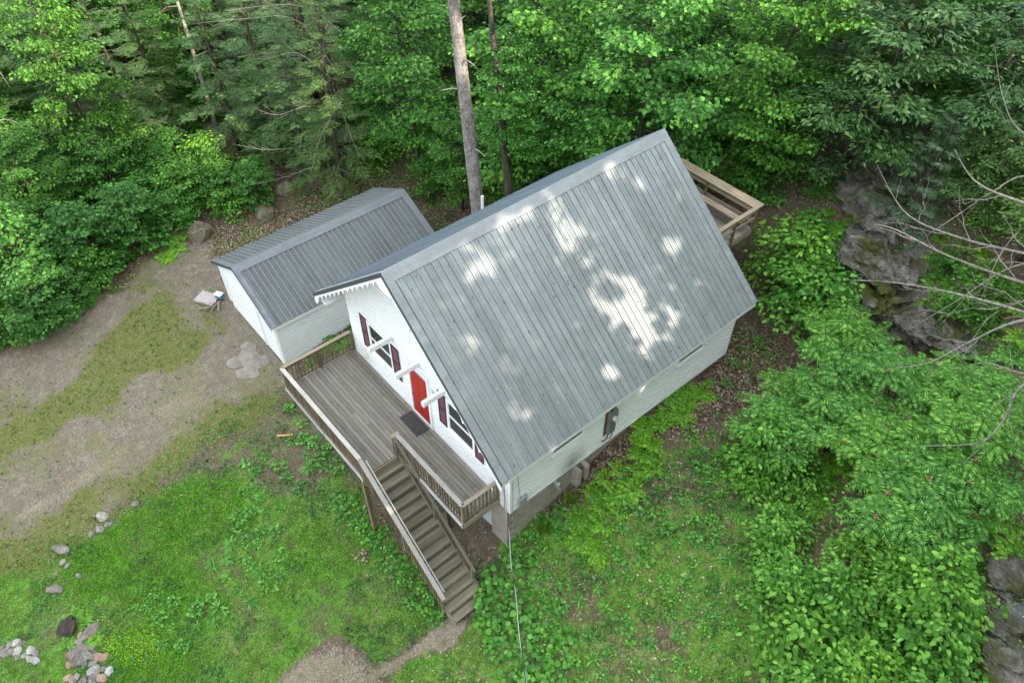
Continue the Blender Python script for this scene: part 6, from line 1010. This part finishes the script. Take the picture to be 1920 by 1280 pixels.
# broken concrete apron before the garage door
for k, (x0, y0, sx, sy) in enumerate(((-6.3, -2.1, .75, .5), (-5.7, -2.6, .6, .45), (-7.0, -1.9, .5, .4), (-5.9, -1.75, .5, .3), (-6.6, -2.7, .4, .35))):
    mm = rock_mesh(80+k, 3, .3, .14, 'slab'); mm.materials.append(M['concrete_apron']); o = link('concrete_slab', mm); o.location = (x0, y0, H(x0, y0)+.0); o.scale = (sx, sy, .7); o.rotation_euler = (0, .03, k*.7)
    tag(o, ['widest broken concrete slab before the garage door', 'broken concrete slab nearest the deck corner', 'cracked slab left of the widest apron slab', 'narrow slab tight against the garage sill', 'outermost small slab of the garage apron'][k], 'slab', 'broken concrete apron')
# dead bare branches
def branchy(parent, name, pts, r0, g, depth=2, dens=1.4):
    m = MB(); pts = [Vector(p) for p in pts]; L_ = sum((pts[i+1]-pts[i]).length for i in range(len(pts)-1))
    def smooth(p, n):
        o = []; 
        for i in range(n+1):
            t = i/n*(len(p)-1); k = min(int(t), len(p)-2); f = t-k; a, b, c, d = p[max(k-1, 0)], p[k], p[k+1], p[min(k+2, len(p)-1)]
            o.append(.5*((2*b)+(c-a)*f+(2*a-5*b+4*c-d)*f*f+(3*b-a-3*c+d)*f**3))
        return o
    P_ = smooth(pts, 22); m.tube(P_, [r0*(1-.85*i/22) for i in range(23)], 6)
    def sub(P_, r_, dpt):
        n = len(P_)-1; LL_ = (P_[-1]-P_[0]).length; k = max(2, int(LL_*dens*(1.6 if dpt == 1 else 1)))
        for j in range(k):
            i = int((.2+.75*(j+g.random())/k)*n); i = min(i, n-1); d_ = (P_[i+1]-P_[i]).normalized(); ax_ = d_.cross(Vector((0, 0, 1))).normalized() if abs(d_.z) < .95 else Vector((1, 0, 0))
            a = g.uniform(.5, .95)*(1 if j % 2 else -1); dv = (Matrix.Rotation(a, 3, (Vector((0, 0, 1))+ax_*g.normal(0, .4)).normalized()) @ d_).normalized()
            l = LL_*(.42 if dpt > 1 else .38)*(1.15-i/n)*g.uniform(.6, 1.3); up = Vector((0, 0, g.uniform(.05, .4)))
            q = [P_[i]]; 
            for s in range(1, 7): u = s/6; q.append(P_[i]+dv*l*u+up*l*u*u*.6+Vector(tuple(g.normal(0, .02, 3)))*l)
            rr_ = max(.003, r_*(1-.8*i/n)*.55); m.tube(q, [max(.0022, rr_*(1-.8*s/6)) for s in range(7)], 4)
            if dpt > 1: sub(q, rr_, dpt-1)
    sub(P_, r0, depth); o = m.build(name, M['pale_bark'], parent, smooth=True); return o
dt = empty('dead_tree', DT_BASE, label='bare pale dead tree reaching its leafless limbs in from the right over the rock ledge', cat='dead tree'); g = np.random.default_rng(8); B0 = Vector(DT_BASE)
tk = MB(); tk.tube([(0, 0, -.5), (.05, .0, 2), (0, .1, 4), (-.1, .1, 6.5), (-.2, 0, 8.5), (-.2, 0, 10)], [.2, .18, .15, .12, .08, .03], 10); tk.build('trunk', M['pale_bark'], dt, smooth=True)
for k, L_ in enumerate(DT_LIMBS): branchy(dt, 'limb', [Vector(p)-B0 for p in L_], .035 if k < 6 else .022, g, 2, 1.5)
dl = empty('dead_sapling', DL_BASE, label='small bare grey sapling with leafless branches at the left edge of the woods', cat='dead tree'); B0 = Vector(DL_BASE)
MB().tube([(0, 0, -.3), (.1, 0, 2.5), (0, .2, 5)], [.05, .04, .015], 6).build('trunk', M['pale_bark'], dl)
for L_ in DL_LIMBS: branchy(dl, 'limb', [Vector(p)-B0 for p in L_], .022, g, 2, 1.6)
dh = empty('dying_hemlock', DH_BASE, label='half dead hemlock with long bare grey branches drooping behind the garage', cat='dead tree'); B0 = Vector(DH_BASE)
MB().tube([(0, 0, -.3), (0, 0, 4), (.1, .1, 9)], [.13, .10, .05], 8).build('trunk', M['brown_bark'], dh)
for L_ in DH_LIMBS: branchy(dh, 'limb', [Vector(p)-B0 for p in L_], .018, g, 1, 1.6)
fs = MB().tube(FALL, [.03, .028, .024, .015, .008], 6).build('fallen_stick', M['pale_bark'], label='bleached fallen stick lying over the creek rocks at the lower right', cat='stick')

# ------------------------------------------------------------ unseen leaf screen on the sun side, added for the woods that shade the yard
if SHADE:
    g = np.random.default_rng(77); S_ = np.array(SUN); Uh = np.array([-S_[1], S_[0], 0]); Uh /= np.linalg.norm(Uh)
    n = SHADE_N; d0 = g.uniform(29, 38, n); a = g.uniform(-62, 62, n); base = np.array([S_[0], S_[1]])/np.hypot(S_[0], S_[1])
    c = np.stack([base[0]*d0+Uh[0]*a, base[1]*d0+Uh[1]*a, g.uniform(-1, 37, n)], 1)+np.array([4, 4, 0])
    top = 30+5*(vnoise(a, a*0, 6., 9)-.5)*2+3*(vnoise(a, a*0, 2., 19)-.5)*2; c = c[(c[:, 2] < top) & (c[:, 2] > 5)]
    # land point of each leaf cluster on the roof plane: openings are cut in the screen to place the sun spots
    nrm_ = np.array([SL, 0, 1.]); p0 = np.array([XR, 0, ZR]); tt = ((c-p0)@nrm_)/(S_@nrm_); q = c-S_*tt[:, None]; keep = np.ones(len(c), bool)
    rag = (vnoise(q[:, 0], q[:, 1], .3, 44)-.5)*.5
    for (sx, sy, r_) in SPOTS: keep &= ~(((q[:, 0]-sx)/r_[0])**2+((q[:, 1]-sy)/r_[1])**2+rag < .95)
    for (px_, py_, pz_, pr_) in LITP:
        w_ = c-np.array([px_, py_, pz_]); al = (w_@S_)[:, None]; keep &= ~((np.linalg.norm(w_-al*S_, axis=1) < pr_) & (al[:, 0] > 0) & (g.random(len(c)) < .9))
    c = c[keep]; n = len(c)
    V, F_ = leaves(c-S_*0, g.normal(0, 1, (n, 3)), np.tile(S_, (n, 1))+g.normal(0, .45, (n, 3)), g.uniform(.55, .95, n), g.uniform(.5, .8, n), .1, .1, 'maple')
    tag(link('sunward_leaf_screen', npmesh('sunward_leaf_screen', V, F_), M['maple_leaf']), kind='stuff')
    for k in range(16):
        x, y = base*random.uniform(30, 37)+Uh[:2]*(-58+k*7.6)+np.array([4, 4]); t = empty('screen_trunk', (x, y, H(x, y)), label='unseen bare trunk added to the leaf screen on the sunward side of the clearing', cat='tree', group='trunks added to the sunward leaf screen')
        MB().tube([(0, 0, -1), (0, 0, 10), (.5, 0, 24)], [.3, .24, .08], 8).build('trunk', M['brown_bark'], t)
